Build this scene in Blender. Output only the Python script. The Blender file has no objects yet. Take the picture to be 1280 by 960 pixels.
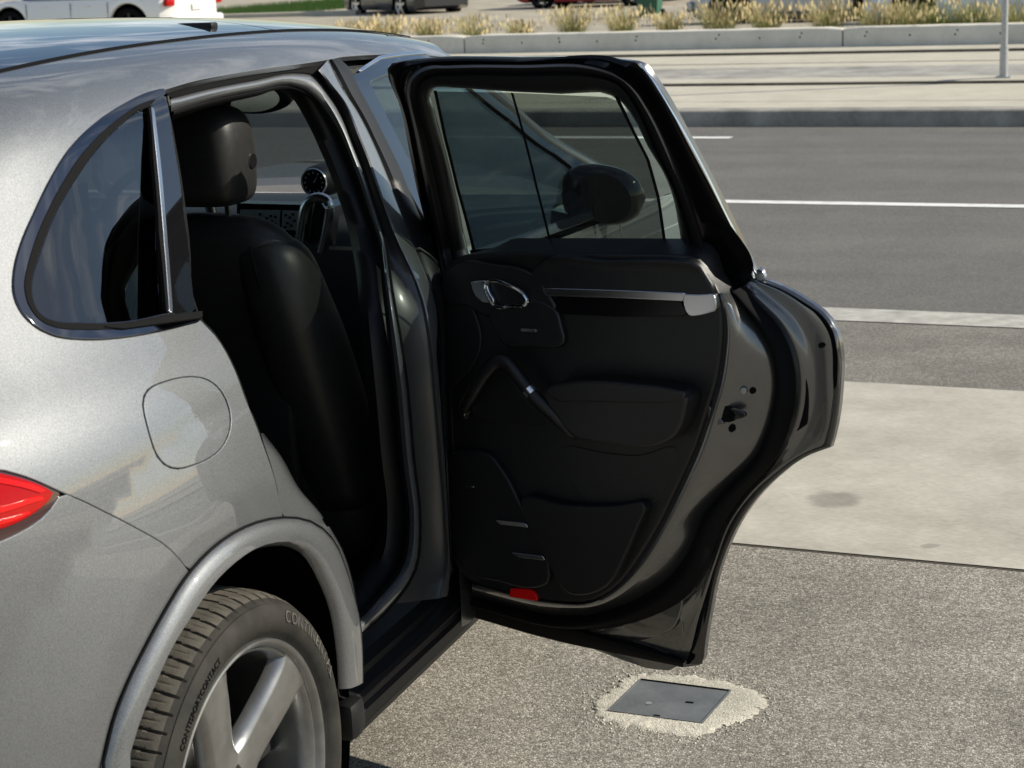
import bpy, bmesh, math, random
import numpy as np
from mathutils import Matrix, Vector, geometry
random.seed(7); rng=np.random.default_rng(7)
SC=bpy.context.scene; COL=SC.collection
# ------------------------------------------------------------------ camera, world, sun, exposure
# world: X = car's right, Y = car's forward, Z up, origin on the ground under the rear axle
F_PX=2300.; CAM_H=1.828
PIT,ROL,PSI=np.radians([13.37,-2.43,20.76]); CX,CY=-1.380,3.378
_cp,_sp=np.cos(PIT),np.sin(PIT)
_fw=np.array([0,_cp,-_sp]); _u0=np.array([0,_sp,_cp]); _r0=np.array([1.,0,0])
_r=np.cos(ROL)*_r0+np.sin(ROL)*_u0; _u=-np.sin(ROL)*_r0+np.cos(ROL)*_u0
MC=np.stack([[np.cos(PSI),-np.sin(PSI),0],[np.sin(PSI),np.cos(PSI),0],[0,0,1.]])
CAMO=MC@np.array([-CX,-CY,CAM_H]); CR,CU,CF=MC@_r,MC@_u,MC@_fw
cd=bpy.data.cameras.new('camera'); cam=bpy.data.objects.new('camera',cd); COL.objects.link(cam); SC.camera=cam
cam.matrix_world=Matrix([[CR[0],CU[0],-CF[0],CAMO[0]],[CR[1],CU[1],-CF[1],CAMO[1]],[CR[2],CU[2],-CF[2],CAMO[2]],[0,0,0,1]])
cd.sensor_fit='HORIZONTAL'; cd.sensor_width=36; cd.lens=F_PX/1280*36; cd.clip_start=.1; cd.clip_end=3000
cd.dof.use_dof=True; cd.dof.focus_distance=4.3; cd.dof.aperture_fstop=10.0
SUN_EL,SUN_AZ=math.radians(32.5),math.radians(69)
w=bpy.data.worlds.new('World'); SC.world=w; w.use_nodes=True; nt=w.node_tree; nt.nodes.clear()
def N_(t,x,**k):
    n=t.nodes.new(x)
    for a,b in k.items(): setattr(n,a,b)
    return n
sky=N_(nt,'ShaderNodeTexSky',sky_type='NISHITA'); sky.sun_disc=False; sky.sun_elevation=SUN_EL; sky.sun_rotation=SUN_AZ
sky.air_density=1.0; sky.dust_density=.3; sky.ozone_density=1.0
tc=N_(nt,'ShaderNodeTexCoord'); mp=N_(nt,'ShaderNodeMapping'); mp.inputs['Scale'].default_value=(1.2,4.2,7.0); mp.inputs['Rotation'].default_value=(.1,.5,.4)
cn=N_(nt,'ShaderNodeTexNoise'); cn.inputs['Scale'].default_value=2.2; cn.inputs['Detail'].default_value=9; cn.inputs['Roughness'].default_value=.62; cn.inputs['Distortion'].default_value=.5
cr=N_(nt,'ShaderNodeValToRGB'); cr.color_ramp.elements[0].position=.50; cr.color_ramp.elements[1].position=.70
mx=N_(nt,'ShaderNodeMix',data_type='RGBA'); mx.inputs['B'].default_value=(14,14,14.3,1)
ml=N_(nt,'ShaderNodeMath',operation='MULTIPLY'); ml.inputs[1].default_value=.55
bg=N_(nt,'ShaderNodeBackground'); bg.inputs['Strength'].default_value=.085
ow=N_(nt,'ShaderNodeOutputWorld')
L=nt.links.new
L(tc.outputs['Generated'],mp.inputs[0]);L(mp.outputs[0],cn.inputs['Vector']);L(cn.outputs['Fac'],cr.inputs[0]);L(cr.outputs['Color'],ml.inputs[0]);L(ml.outputs[0],mx.inputs['Factor']);L(sky.outputs[0],mx.inputs['A']);L(mx.outputs['Result'],bg.inputs[0]);L(bg.outputs[0],ow.inputs[0])
sl=bpy.data.lights.new('sun','SUN'); sl.energy=5.0; sl.angle=math.radians(.53); sl.color=(1,.935,.80)
so=bpy.data.objects.new('sun',sl); COL.objects.link(so)
SD=Vector((math.sin(SUN_AZ)*math.cos(SUN_EL),math.cos(SUN_AZ)*math.cos(SUN_EL),math.sin(SUN_EL)))
so.rotation_euler=SD.to_track_quat('Z','Y').to_euler(); so.location=SD*50
SC.view_settings.view_transform='Standard'; SC.view_settings.look='None'; SC.view_settings.gamma=1; SC.view_settings.exposure=0.3
SC.render.engine='CYCLES'; SC.cycles.use_denoising=True; SC.cycles.max_bounces=10; SC.cycles.transparent_max_bounces=24; SC.cycles.caustics_reflective=False; SC.cycles.caustics_refractive=False
# ------------------------------------------------------------------ projection helpers
def ray(p): return CF+(p[0]-640)/F_PX*CR-(p[1]-480)/F_PX*CU
def proj(P):
    d=np.asarray(P,float)-CAMO; z=d@CF
    return np.stack([640+F_PX*(d@CR)/z,480-F_PX*(d@CU)/z],-1)
def bpl(p,point,normal):
    d=ray(p); t=(np.asarray(point,float)-CAMO)@np.asarray(normal,float)/(d@np.asarray(normal,float)); return CAMO+t*d
def bpa(p,axis,val):
    d=ray(p); return CAMO+(val-CAMO[axis])/d[axis]*d
class Spl:
    def __init__(s,x,y):
        x=np.asarray(x,float);y=np.asarray(y,float);s.x=x;s.y=y.reshape(len(x),-1)
        h=np.diff(x);d=np.diff(s.y,axis=0)/h[:,None]
        m=np.zeros_like(s.y);m[1:-1]=(d[:-1]*h[1:,None]+d[1:]*h[:-1,None])/(h[1:]+h[:-1])[:,None];m[0]=d[0];m[-1]=d[-1];s.m=m
        s.flat=np.ndim(y)==1
    def __call__(s,q):
        q=np.clip(q,s.x[0],s.x[-1]);i=np.clip(np.searchsorted(s.x,q)-1,0,len(s.x)-2)
        h=(s.x[i+1]-s.x[i])[...,None];t=((q-s.x[i])[...,None])/h
        r=(2*t**3-3*t**2+1)*s.y[i]+(t**3-2*t**2+t)*h*s.m[i]+(-2*t**3+3*t**2)*s.y[i+1]+(t**3-t**2)*h*s.m[i+1]
        return r[...,0] if s.flat else r
def sst(a,b,x):
    t=np.clip((x-a)/(b-a),0,1);return t*t*(3-2*t)
# ------------------------------------------------------------------ car body surface S(t,v): t along the side (wraps round the tail), v up the section
PROF=np.array([(.895,.25,.93),(.925,.33,1.0),(.938,.45,1.04),(.948,.60,1.06),(.955,.78,1.06),(.958,.92,1.045),(.953,1.02,1.025),(.938,1.10,1.0),(.908,1.165,.965),(.872,1.22,.925),(.816,1.34,.83),(.757,1.485,.69),(.711,1.585,.57),(.645,1.643,.52),(.53,1.677,.50),(.37,1.70,.49),(.18,1.711,.485),(0,1.714,.48)])
PV=np.concatenate([[0],np.cumsum(np.hypot(*np.diff(PROF[:,:2],axis=0).T))])
_vf=np.linspace(0,PV[-1],400)
PSPL=Spl(PV,PROF)
# smooth the section so reflections flow
_pf=PSPL(_vf); _k=np.hanning(25);_k/=_k.sum()
_pp=np.concatenate([_pf[:1]*2-_pf[12:0:-1],_pf,_pf[-2:-14:-1]*[-1,1,1]])
PSPL=Spl(_vf,np.stack([np.convolve(_pp[:,i],_k,'valid') for i in range(3)],1)); VMAX=PV[-1]
YS=.08; NSE=2.6; AREF=1.1
DROP=Spl([-1.2,-.5,-.2,.2,.7,1.2,1.6,2.0,2.4],[.13,.075,.035,.008,0,.012,.04,.09,.17])
def softr(x): return .5*(x+np.sqrt(x*x+.006**2))
def S(t,v):
    t=np.asarray(t,float);v=np.asarray(v,float)
    p=PSPL(v);W,Z,R=p[...,0],p[...,1],p[...,2]
    ph=np.clip(-t,0,None)/AREF
    c,s=np.cos(ph),np.sin(ph);q=(np.abs(c)**NSE+np.abs(s)**NSE)**(-1/NSE)
    X=W*c*q;Y=np.where(t<0,YS-(R+YS)*s*q,YS+t)
    X=X*(1-.05*sst(1.1,2.4,Y)*sst(1.1,1.35,Z))
    X=X*(1-np.clip((Y-2.75)/1.05,0,.97)**2.6)**(1/2.6)
    Z=Z-DROP(Y)*sst(1.15,1.6,Z)
    rr=np.hypot(Y,Z-.365);X=X+.021*(1-np.clip(softr(rr-.568)/.15,0,1))*sst(.62,.5,Y)
    return np.stack([X,Y,Z],-1)
_tg,_vg=np.meshgrid(np.linspace(-1.7,2.6,170),np.linspace(0,VMAX,90),indexing='ij')
_GP=proj(S(_tg,_vg))
Sflip=1.
def Snorm(t,v):
    t=np.asarray(t,float);v=np.clip(np.asarray(v,float),2e-3,VMAX-3e-3)
    a=S(t+2e-3,v)-S(t-2e-3,v);b=S(t,v+2e-3)-S(t,v-2e-3)
    n=np.cross(a,b);n/=np.linalg.norm(n,axis=-1,keepdims=True)+1e-12
    return n*Sflip
Sflip=1. if Snorm(np.array(1.),np.array(.5))[0]>0 else -1.
_FR=((S(_tg,_vg)-CAMO)*Snorm(_tg,_vg)).sum(-1)
def So(t,v,d):
    d=np.asarray(d,float);return S(t,v)+(d[...,None] if d.ndim else d)*Snorm(t,v)
def Sinv(p,d=0.):
    p=np.asarray(p[:2],float)
    e=((_GP-p)**2).sum(-1)+np.where(_FR<0,0,1e7)
    i=np.unravel_index(np.argmin(e),e.shape);q=np.array([_tg[i],_vg[i]])
    f=lambda a,b: proj(So(np.array(a),np.array(b),d))
    for _ in range(20):
        r=f(*q)-p
        if np.abs(r).max()<.03: break
        J=np.stack([(f(q[0]+1e-3,q[1])-f(q[0]-1e-3,q[1]))/2e-3,(f(q[0],q[1]+1e-3)-f(q[0],q[1]-1e-3))/2e-3],1)
        st=np.linalg.lstsq(J,-r,rcond=None)[0];q=q+np.clip(st,-.08,.08);q[1]=np.clip(q[1],0.003,VMAX-.004)
    return q
def tvYZ(Y,Z):  # body parameters of a point on the straight side
    v=np.linspace(0,VMAX,2000);zz=S(np.full(2000,Y-YS),v)[:,2]
    return np.array([Y-YS,v[np.argmin(np.abs(zz-Z))]])
# ------------------------------------------------------------------ curve helpers
def sm(pts,n=5,closed=True):
    """smooth a polyline; a third element 1 marks a corner"""
    P=[np.array(p[:2],float) for p in pts];C=[len(p)>2 and p[2]==1 for p in pts];m=len(P);out=[]
    rng_=range(m if closed else m-1)
    for i in rng_:
        a,b=P[i],P[(i+1)%m]
        if closed: pa=P[i-1];pb=P[(i+2)%m]
        else: pa=P[max(i-1,0)];pb=P[min(i+2,m-1)]
        L=np.linalg.norm(b-a)
        def tang(p0,p1,p2):
            l0,l1=np.linalg.norm(p1-p0)+1e-9,np.linalg.norm(p2-p1)+1e-9
            return ((p1-p0)/l0*l1+(p2-p1)/l1*l0)/(l0+l1)*L if l0>1e-8 and l1>1e-8 else (p2-p0)
        ta=(b-a) if C[i] or (not closed and i==0) else tang(pa,a,b)
        tb=(b-a) if C[(i+1)%m] or (not closed and i==m-2) else tang(a,b,pb)
        if C[i] and C[(i+1)%m]: ta=tb=b-a
        for k in range(n):
            t=k/n;out.append((2*t**3-3*t**2+1)*a+(t**3-2*t**2+t)*ta+(-2*t**3+3*t**2)*b+(t**3-t**2)*tb)
    if not closed: out.append(P[-1])
    return np.array(out)
def resamp(P,n=None,h=None,closed=False):
    P=np.asarray(P,float)
    if closed: P=np.vstack([P,P[:1]])
    d=np.concatenate([[0],np.cumsum(np.linalg.norm(np.diff(P,axis=0),axis=1))])
    if n is None: n=max(3,int(round(d[-1]/h)))+(0 if closed else 1)
    s=np.linspace(0,d[-1],n+1 if closed else n)
    if closed: s=s[:-1]
    return np.stack([np.interp(s,d,P[:,i]) for i in range(P.shape[1])],1)
def inpoly(Q,P):
    Q=np.asarray(Q,float);x,y=Q[:,0],Q[:,1];r=np.zeros(len(Q),bool);n=len(P)
    for i in range(n):
        (x1,y1),(x2,y2)=P[i],P[(i+1)%n]
        if y1==y2: continue
        c=((y1>y)!=(y2>y))&(x<(x2-x1)*(y-y1)/(y2-y1)+x1);r^=c
    return r
def segdist(Q,P):
    d=np.full(len(Q),1e9);n=len(P)
    for i in range(n):
        a,b=P[i],P[(i+1)%n];ab=b-a;t=np.clip(((Q-a)@ab)/(ab@ab+1e-12),0,1);d=np.minimum(d,np.linalg.norm(Q-a-t[:,None]*ab,axis=1))
    return d
# ------------------------------------------------------------------ object helpers
def tag(o,label=None,cat=None,group=None,kind=None):
    if label:o['label']=label
    if cat:o['category']=cat
    if group:o['group']=group
    if kind:o['kind']=kind
    return o
def empty(name,loc=(0,0,0),rz=0,parent=None):
    o=bpy.data.objects.new(name,None);COL.objects.link(o);o.location=loc;o.rotation_euler=(0,0,rz)
    o.empty_display_size=.1
    if parent:o.parent=parent
    return o
def mk(name,V,Fc,mat,parent=None,ang=35,normals=None,kind=None,flat=False):
    me=bpy.data.meshes.new(name);me.from_pydata([tuple(map(float,v)) for v in V],[],[tuple(map(int,f)) for f in Fc]);me.update()
    mats=mat if isinstance(mat,(list,tuple)) else [mat]
    for m in mats: me.materials.append(m)
    if not flat:
        me.shade_smooth()
        if normals is not None: me.normals_split_custom_set_from_vertices([tuple(map(float,n)) for n in normals])
        elif ang<180: me.set_sharp_from_angle(angle=math.radians(ang))
    o=bpy.data.objects.new(name,me);COL.objects.link(o)
    if parent:o.parent=parent
    if kind:o['kind']=kind
    return o
def fixn(o):
    bm=bmesh.new();bm.from_mesh(o.data);bmesh.ops.remove_doubles(bm,verts=bm.verts,dist=1e-5);bmesh.ops.recalc_face_normals(bm,faces=bm.faces);bm.to_mesh(o.data);bm.free();return o
def loft(name,curves,mat,parent=None,closed=False,cap=False,ang=40,flipto=None,closed2=False):
    n=len(curves[0]);V=np.concatenate(curves);Fc=[];m=len(curves)
    for i in range(m if closed2 else m-1):
        i2=(i+1)%m
        for j in range(n if closed else n-1):
            j2=(j+1)%n;Fc.append((i*n+j,i*n+j2,i2*n+j2,i2*n+j))
    if cap and closed:
        Fc.append(tuple(range(n))[::-1]);Fc.append(tuple((m-1)*n+j for j in range(n)))
    o=mk(name,V,Fc,mat,parent,ang)
    return fixn(o) if (cap or closed or closed2) else o
def tube(name,path,rad,mat,parent=None,n=10,closed=False,cap=True,sq=None,up=None):
    P=np.asarray(path,float);m=len(P);T=np.gradient(P,axis=0) if not closed else np.roll(P,-1,0)-np.roll(P,1,0)
    T/=np.linalg.norm(T,axis=1,keepdims=True)+1e-12
    u=np.array([0,0,1.]) if up is None else np.array(up,float)
    rads=np.broadcast_to(rad,(m,)) if np.ndim(rad)<2 else rad
    C=[]
    for i in range(m):
        a=np.cross(T[i],u);
        if np.linalg.norm(a)<1e-4:a=np.cross(T[i],[1,0,0.])
        a/=np.linalg.norm(a);b=np.cross(a,T[i]);th=np.linspace(0,2*np.pi,n,endpoint=False)
        ra=rads[i]*(1 if sq is None else sq)
        C.append(P[i]+np.outer(np.cos(th)*ra,a)+np.outer(np.sin(th)*rads[i],b))
    return loft(name,C,mat,parent,closed=True,cap=cap and not closed,closed2=closed)
def box(name,c,s,mat,parent=None,bev=.005,rz=0,seg=2):
    bm=bmesh.new();bmesh.ops.create_cube(bm,size=1);bmesh.ops.scale(bm,vec=s,verts=bm.verts)
    if bev:bmesh.ops.bevel(bm,geom=bm.edges[:],offset=bev,segments=seg,affect='EDGES',profile=.5)
    if rz:bmesh.ops.rotate(bm,verts=bm.verts,cent=(0,0,0),matrix=Matrix.Rotation(rz,3,'Z'))
    bmesh.ops.translate(bm,vec=c,verts=bm.verts)
    me=bpy.data.meshes.new(name);bm.to_mesh(me);bm.free();me.materials.append(mat);me.shade_smooth();me.set_sharp_from_angle(angle=math.radians(40))
    o=bpy.data.objects.new(name,me);COL.objects.link(o)
    if parent:o.parent=parent
    return o
def panel(name,F,poly,mat,parent=None,holes=(),h=.03,depth=.012,rnd=.0015,rings=2,Nf=None,bh=None,back=False):
    """a sheet over surface F(a,b) bounded by poly, rounded edge and a return flange"""
    e=2e-3
    if Nf is None:
        def Nf(a,b):
            n=np.cross(F(a+e,b)-F(a-e,b),F(a,b+e)-F(a,b-e));n/=np.linalg.norm(n,axis=-1,keepdims=True)+1e-12;return n
    bh=bh or h*.6
    loops=[resamp(np.asarray(l,float),h=bh,closed=True) for l in [poly,*holes]]
    lo=loops[0].min(0);hi=loops[0].max(0)
    gx,gy=np.meshgrid(np.arange(lo[0],hi[0],h),np.arange(lo[1],hi[1],h*.87),indexing='ij');gx=gx+(np.arange(gx.shape[1])%2)*h*.5
    Q=np.stack([gx.ravel(),gy.ravel()],1)
    if len(Q):
        k=inpoly(Q,loops[0])
        for l in loops[1:]: k&=~inpoly(Q,l)
        Q=Q[k]
    if len(Q):
        dd=np.min([segdist(Q,l) for l in loops],axis=0);Q=Q[dd>h*.45]
    vs=np.concatenate([*loops,Q]) if len(Q) else np.concatenate(loops)
    ed=[];o0=0
    for l in loops:
        n=len(l);ed+=[(o0+i,o0+(i+1)%n) for i in range(n)];o0+=n
    ov,_,of,*_r=geometry.delaunay_2d_cdt([Vector(map(float,v)) for v in vs],ed,[],0,1e-7)
    ov=np.array([tuple(v) for v in ov]);of=np.array([f for f in of if len(f)==3])
    c=ov[of].mean(1);k=inpoly(c,loops[0])
    for l in loops[1:]: k&=~inpoly(c,l)
    of=of[k]
    P=F(ov[:,0],ov[:,1]);Nn=Nf(ov[:,0],ov[:,1])
    g=np.cross(P[of[:,1]]-P[of[:,0]],P[of[:,2]]-P[of[:,0]]);sgn=(g*Nn[of].mean(1)).sum(1)
    of[sgn<0]=of[sgn<0][:,::-1]
    from collections import Counter
    de={}
    for f in of:
        for a,b in ((f[0],f[1]),(f[1],f[2]),(f[2],f[0])): de[(a,b)]=1
    be=[(a,b) for (a,b) in de if (b,a) not in de]
    V=list(P);NN=list(Nn);Fc=[tuple(f) for f in of]
    if depth>0:
        out={}
        for a,b in be:
            d=P[b]-P[a];d=d/(np.linalg.norm(d)+1e-12);o_=np.cross(d,Nn[a]+Nn[b]);o_/=np.linalg.norm(o_)+1e-12
            out[a]=out.get(a,0)+o_;out[b]=out.get(b,0)+o_
        idx={}
        for i,o_ in out.items():
            o_=o_/(np.linalg.norm(o_)+1e-12);n=Nn[i];base=P[i];L_=[i]
            for r_ in range(1,rings+1):
                a=math.pi/2*r_/rings;V.append(base+o_*rnd*math.sin(a)-n*rnd*(1-math.cos(a)));NN.append(n*math.cos(a)+o_*math.sin(a));L_.append(len(V)-1)
            V.append(base+o_*rnd-n*max(depth,rnd+.0005));NN.append(o_);L_.append(len(V)-1)
            idx[i]=L_
        for a,b in be:
            A,B=idx[a],idx[b]
            for k in range(len(A)-1): Fc.append((B[k],A[k],A[k+1],B[k+1]))
    if back:
        o0=len(V);
        for p,n in zip(P,Nn): V.append(p-n*depth);NN.append(-n)
        Fc+=[(f[2]+o0,f[1]+o0,f[0]+o0) for f in of]
    return mk(name,V,Fc,mat,parent,normals=NN)
# ------------------------------------------------------------------ materials
def mat(name,col=(.5,.5,.5),rough=.5,metal=0,coat=0,coatr=.03,spec=.5,trans=0,ior=1.5):
    m=bpy.data.materials.new(name);m.use_nodes=True;b=m.node_tree.nodes['Principled BSDF']
    b.inputs['Base Color'].default_value=(*col,1);b.inputs['Roughness'].default_value=rough;b.inputs['Metallic'].default_value=metal
    b.inputs['Coat Weight'].default_value=coat;b.inputs['Coat Roughness'].default_value=coatr;b.inputs['Specular IOR Level'].default_value=spec
    b.inputs['Transmission Weight'].default_value=trans;b.inputs['IOR'].default_value=ior
    return m
def vary(m,scale,c1,c2,detail=6,rough=.6,lo=.3,hi=.7,bump=0,bscale=None,bdist=.01,coords='Object',stretch=None):
    """noise between two base colours, plus fine relief"""
    t=m.node_tree;b=t.nodes['Principled BSDF'];tcn=N_(t,'ShaderNodeTexCoord');src=tcn.outputs[coords]
    if stretch:
        mp_=N_(t,'ShaderNodeMapping');mp_.inputs['Scale'].default_value=stretch;t.links.new(src,mp_.inputs[0]);src=mp_.outputs[0]
    n=N_(t,'ShaderNodeTexNoise');n.inputs['Scale'].default_value=scale;n.inputs['Detail'].default_value=detail;n.inputs['Roughness'].default_value=rough
    r=N_(t,'ShaderNodeValToRGB');r.color_ramp.elements[0].position=lo;r.color_ramp.elements[1].position=hi;r.color_ramp.elements[0].color=(*c1,1);r.color_ramp.elements[1].color=(*c2,1)
    t.links.new(src,n.inputs['Vector']);t.links.new(n.outputs['Fac'],r.inputs[0]);t.links.new(r.outputs['Color'],b.inputs['Base Color'])
    if bump:
        n2=N_(t,'ShaderNodeTexNoise');n2.inputs['Scale'].default_value=bscale or scale*4;n2.inputs['Detail'].default_value=5
        t.links.new(src,n2.inputs['Vector']);bu=N_(t,'ShaderNodeBump');bu.inputs['Strength'].default_value=bump;bu.inputs['Distance'].default_value=bdist
        t.links.new(n2.outputs['Fac'],bu.inputs['Height']);t.links.new(bu.outputs[0],b.inputs['Normal'])
    return r,src
def glassmat(name,tint,refl_rough=0.0,ior=1.5,boost=1.0):
    m=bpy.data.materials.new(name);m.use_nodes=True;t=m.node_tree;t.nodes.clear()
    o=N_(t,'ShaderNodeOutputMaterial');x=N_(t,'ShaderNodeMixShader');tr=N_(t,'ShaderNodeBsdfTransparent');gl=N_(t,'ShaderNodeBsdfGlossy');fr=N_(t,'ShaderNodeFresnel')
    tr.inputs[0].default_value=(*tint,1);gl.inputs['Roughness'].default_value=refl_rough;gl.inputs[0].default_value=(1,1,1,1);fr.inputs[0].default_value=ior
    mu=N_(t,'ShaderNodeMath',operation='MULTIPLY');mu.inputs[1].default_value=boost;mu.use_clamp=True
    t.links.new(fr.outputs[0],mu.inputs[0]);t.links.new(mu.outputs[0],x.inputs[0]);t.links.new(tr.outputs[0],x.inputs[1]);t.links.new(gl.outputs[0],x.inputs[2]);t.links.new(x.outputs[0],o.inputs[0])
    return m
M={}
# grey metallic paint with visible flake grain
p=mat('paint_grey',(.25,.245,.235),.54,.6,1.0,.012);M['paint']=p
t=p.node_tree;b=t.nodes['Principled BSDF'];b.inputs['Coat IOR'].default_value=1.8;tcn=N_(t,'ShaderNodeTexCoord')
n1=N_(t,'ShaderNodeTexNoise');n1.inputs['Scale'].default_value=420;n1.inputs['Detail'].default_value=2
r1=N_(t,'ShaderNodeValToRGB');r1.color_ramp.elements[0].position=.3;r1.color_ramp.elements[1].position=.72;r1.color_ramp.elements[0].color=(.112,.117,.123,1);r1.color_ramp.elements[1].color=(.180,.187,.194,1)
t.links.new(tcn.outputs['Object'],n1.inputs['Vector']);t.links.new(n1.outputs['Fac'],r1.inputs[0]);t.links.new(r1.outputs[0],b.inputs['Base Color'])
M['paint_jamb']=mat('paint_jamb',(.15,.15,.148),.25,.85,1.0,.02)
M['black']=mat('black_plastic',(.012,.012,.014),.48,spec=.35);vary(M['black'],300,(.004,.004,.005),(.008,.008,.009),bump=.15,bscale=900,bdist=.001)
M['rubber']=mat('black_rubber',(.004,.004,.0045),.75,spec=.10)
M['pillar']=mat('pillar_shade_paint',(.085,.085,.085),.40,.6,.3,.15)  # body paint darkened: shade of the rear-facing side is in the colour
M['inlay']=mat('inlay_black',(.004,.004,.005),.22,spec=.25)
M['gloss']=mat('gloss_black',(.006,.006,.007),.04,0,1,.01)
M['leather']=mat('black_leather',(.016,.016,.018),.40,spec=.5);vary(M['leather'],60,(.004,.004,.005),(.007,.007,.008),bump=.25,bscale=700,bdist=.0015)
M['seat']=mat('seat_leather',(.02,.019,.018),.42,spec=.35);vary(M['seat'],60,(.014,.0135,.013),(.021,.0205,.020),bump=.25,bscale=700,bdist=.0015)
M['carpet']=mat('black_carpet',(.010,.010,.011),.95)
M['chrome']=mat('chrome',(.75,.76,.78),.10,1)
M['satin']=mat('satin_metal',(.50,.51,.53),.22,1)
M['dkchrome']=mat('dark_chrome',(.13,.135,.15),.05,1)
M['headliner']=mat('headliner',(.30,.28,.25),.9)
M['quarter_glass']=glassmat('privacy_glass',(.05,.055,.055),0,1.65,1.4)
M['glass']=glassmat('green_glass',(.72,.86,.80),0,1.5)
M['windshield']=glassmat('windshield_glass',(.80,.88,.84),0,1.45,.8)
M['rim']=mat('rim_grey',(.28,.28,.28),.33,.8,.6,.06);vary(M['rim'],25,(.235,.235,.23),(.30,.30,.295),lo=.35,hi=.65)
M['tyre']=mat('tyre_rubber',(.035,.033,.030),.75,spec=.2);vary(M['tyre'],14,(.018,.0175,.016),(.042,.039,.034),lo=.35,hi=.75,bump=.3,bscale=160,bdist=.002)
M['tread']=mat('tyre_tread',(.10,.09,.075),.85,spec=.2);vary(M['tread'],30,(.060,.055,.047),(.115,.105,.088),lo=.3,hi=.75,bump=.4,bscale=260,bdist=.002)
M['redlens']=mat('red_lens',(.36,.001,.002),.06,0,.12,.01,spec=.2)
M['redlens2']=mat('red_lens_bright',(.60,.006,.006),.08,.0,.12,.01,spec=.2)
M['lensblack']=mat('lens_border',(.035,.008,.008),.08,0,1,.01)
M['screenmesh']=None
m=bpy.data.materials.new('sun_shade_mesh');m.use_nodes=True;t=m.node_tree;t.nodes.clear();M['shade']=m
o=N_(t,'ShaderNodeOutputMaterial');x=N_(t,'ShaderNodeMixShader');tr=N_(t,'ShaderNodeBsdfTransparent');df=N_(t,'ShaderNodeBsdfDiffuse');df.inputs[0].default_value=(.012,.012,.013,1)
tcn=N_(t,'ShaderNodeTexCoord');mp_=N_(t,'ShaderNodeMapping');mp_.inputs['Rotation'].default_value=(0,.35,0)
wv=N_(t,'ShaderNodeTexWave',wave_type='BANDS',bands_direction='Z');wv.inputs['Scale'].default_value=95;rr=N_(t,'ShaderNodeMapRange');rr.inputs['To Min'].default_value=.70;rr.inputs['To Max'].default_value=.80
t.links.new(tcn.outputs['Object'],mp_.inputs[0]);t.links.new(mp_.outputs[0],wv.inputs['Vector']);t.links.new(wv.outputs['Fac'],rr.inputs['Value']);t.links.new(rr.outputs[0],x.inputs[0]);t.links.new(tr.outputs[0],x.inputs[1]);t.links.new(df.outputs[0],x.inputs[2]);t.links.new(x.outputs[0],o.inputs[0])
M['keypad']=mat('keypad_grey',(.42,.43,.42),.5)
M['dash']=mat('dash_grey',(.055,.056,.058),.5);vary(M['dash'],80,(.05,.051,.053),(.065,.066,.068),bump=.1,bscale=600,bdist=.001)
M['white']=mat('white_print',(.7,.7,.7),.6)
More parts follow.
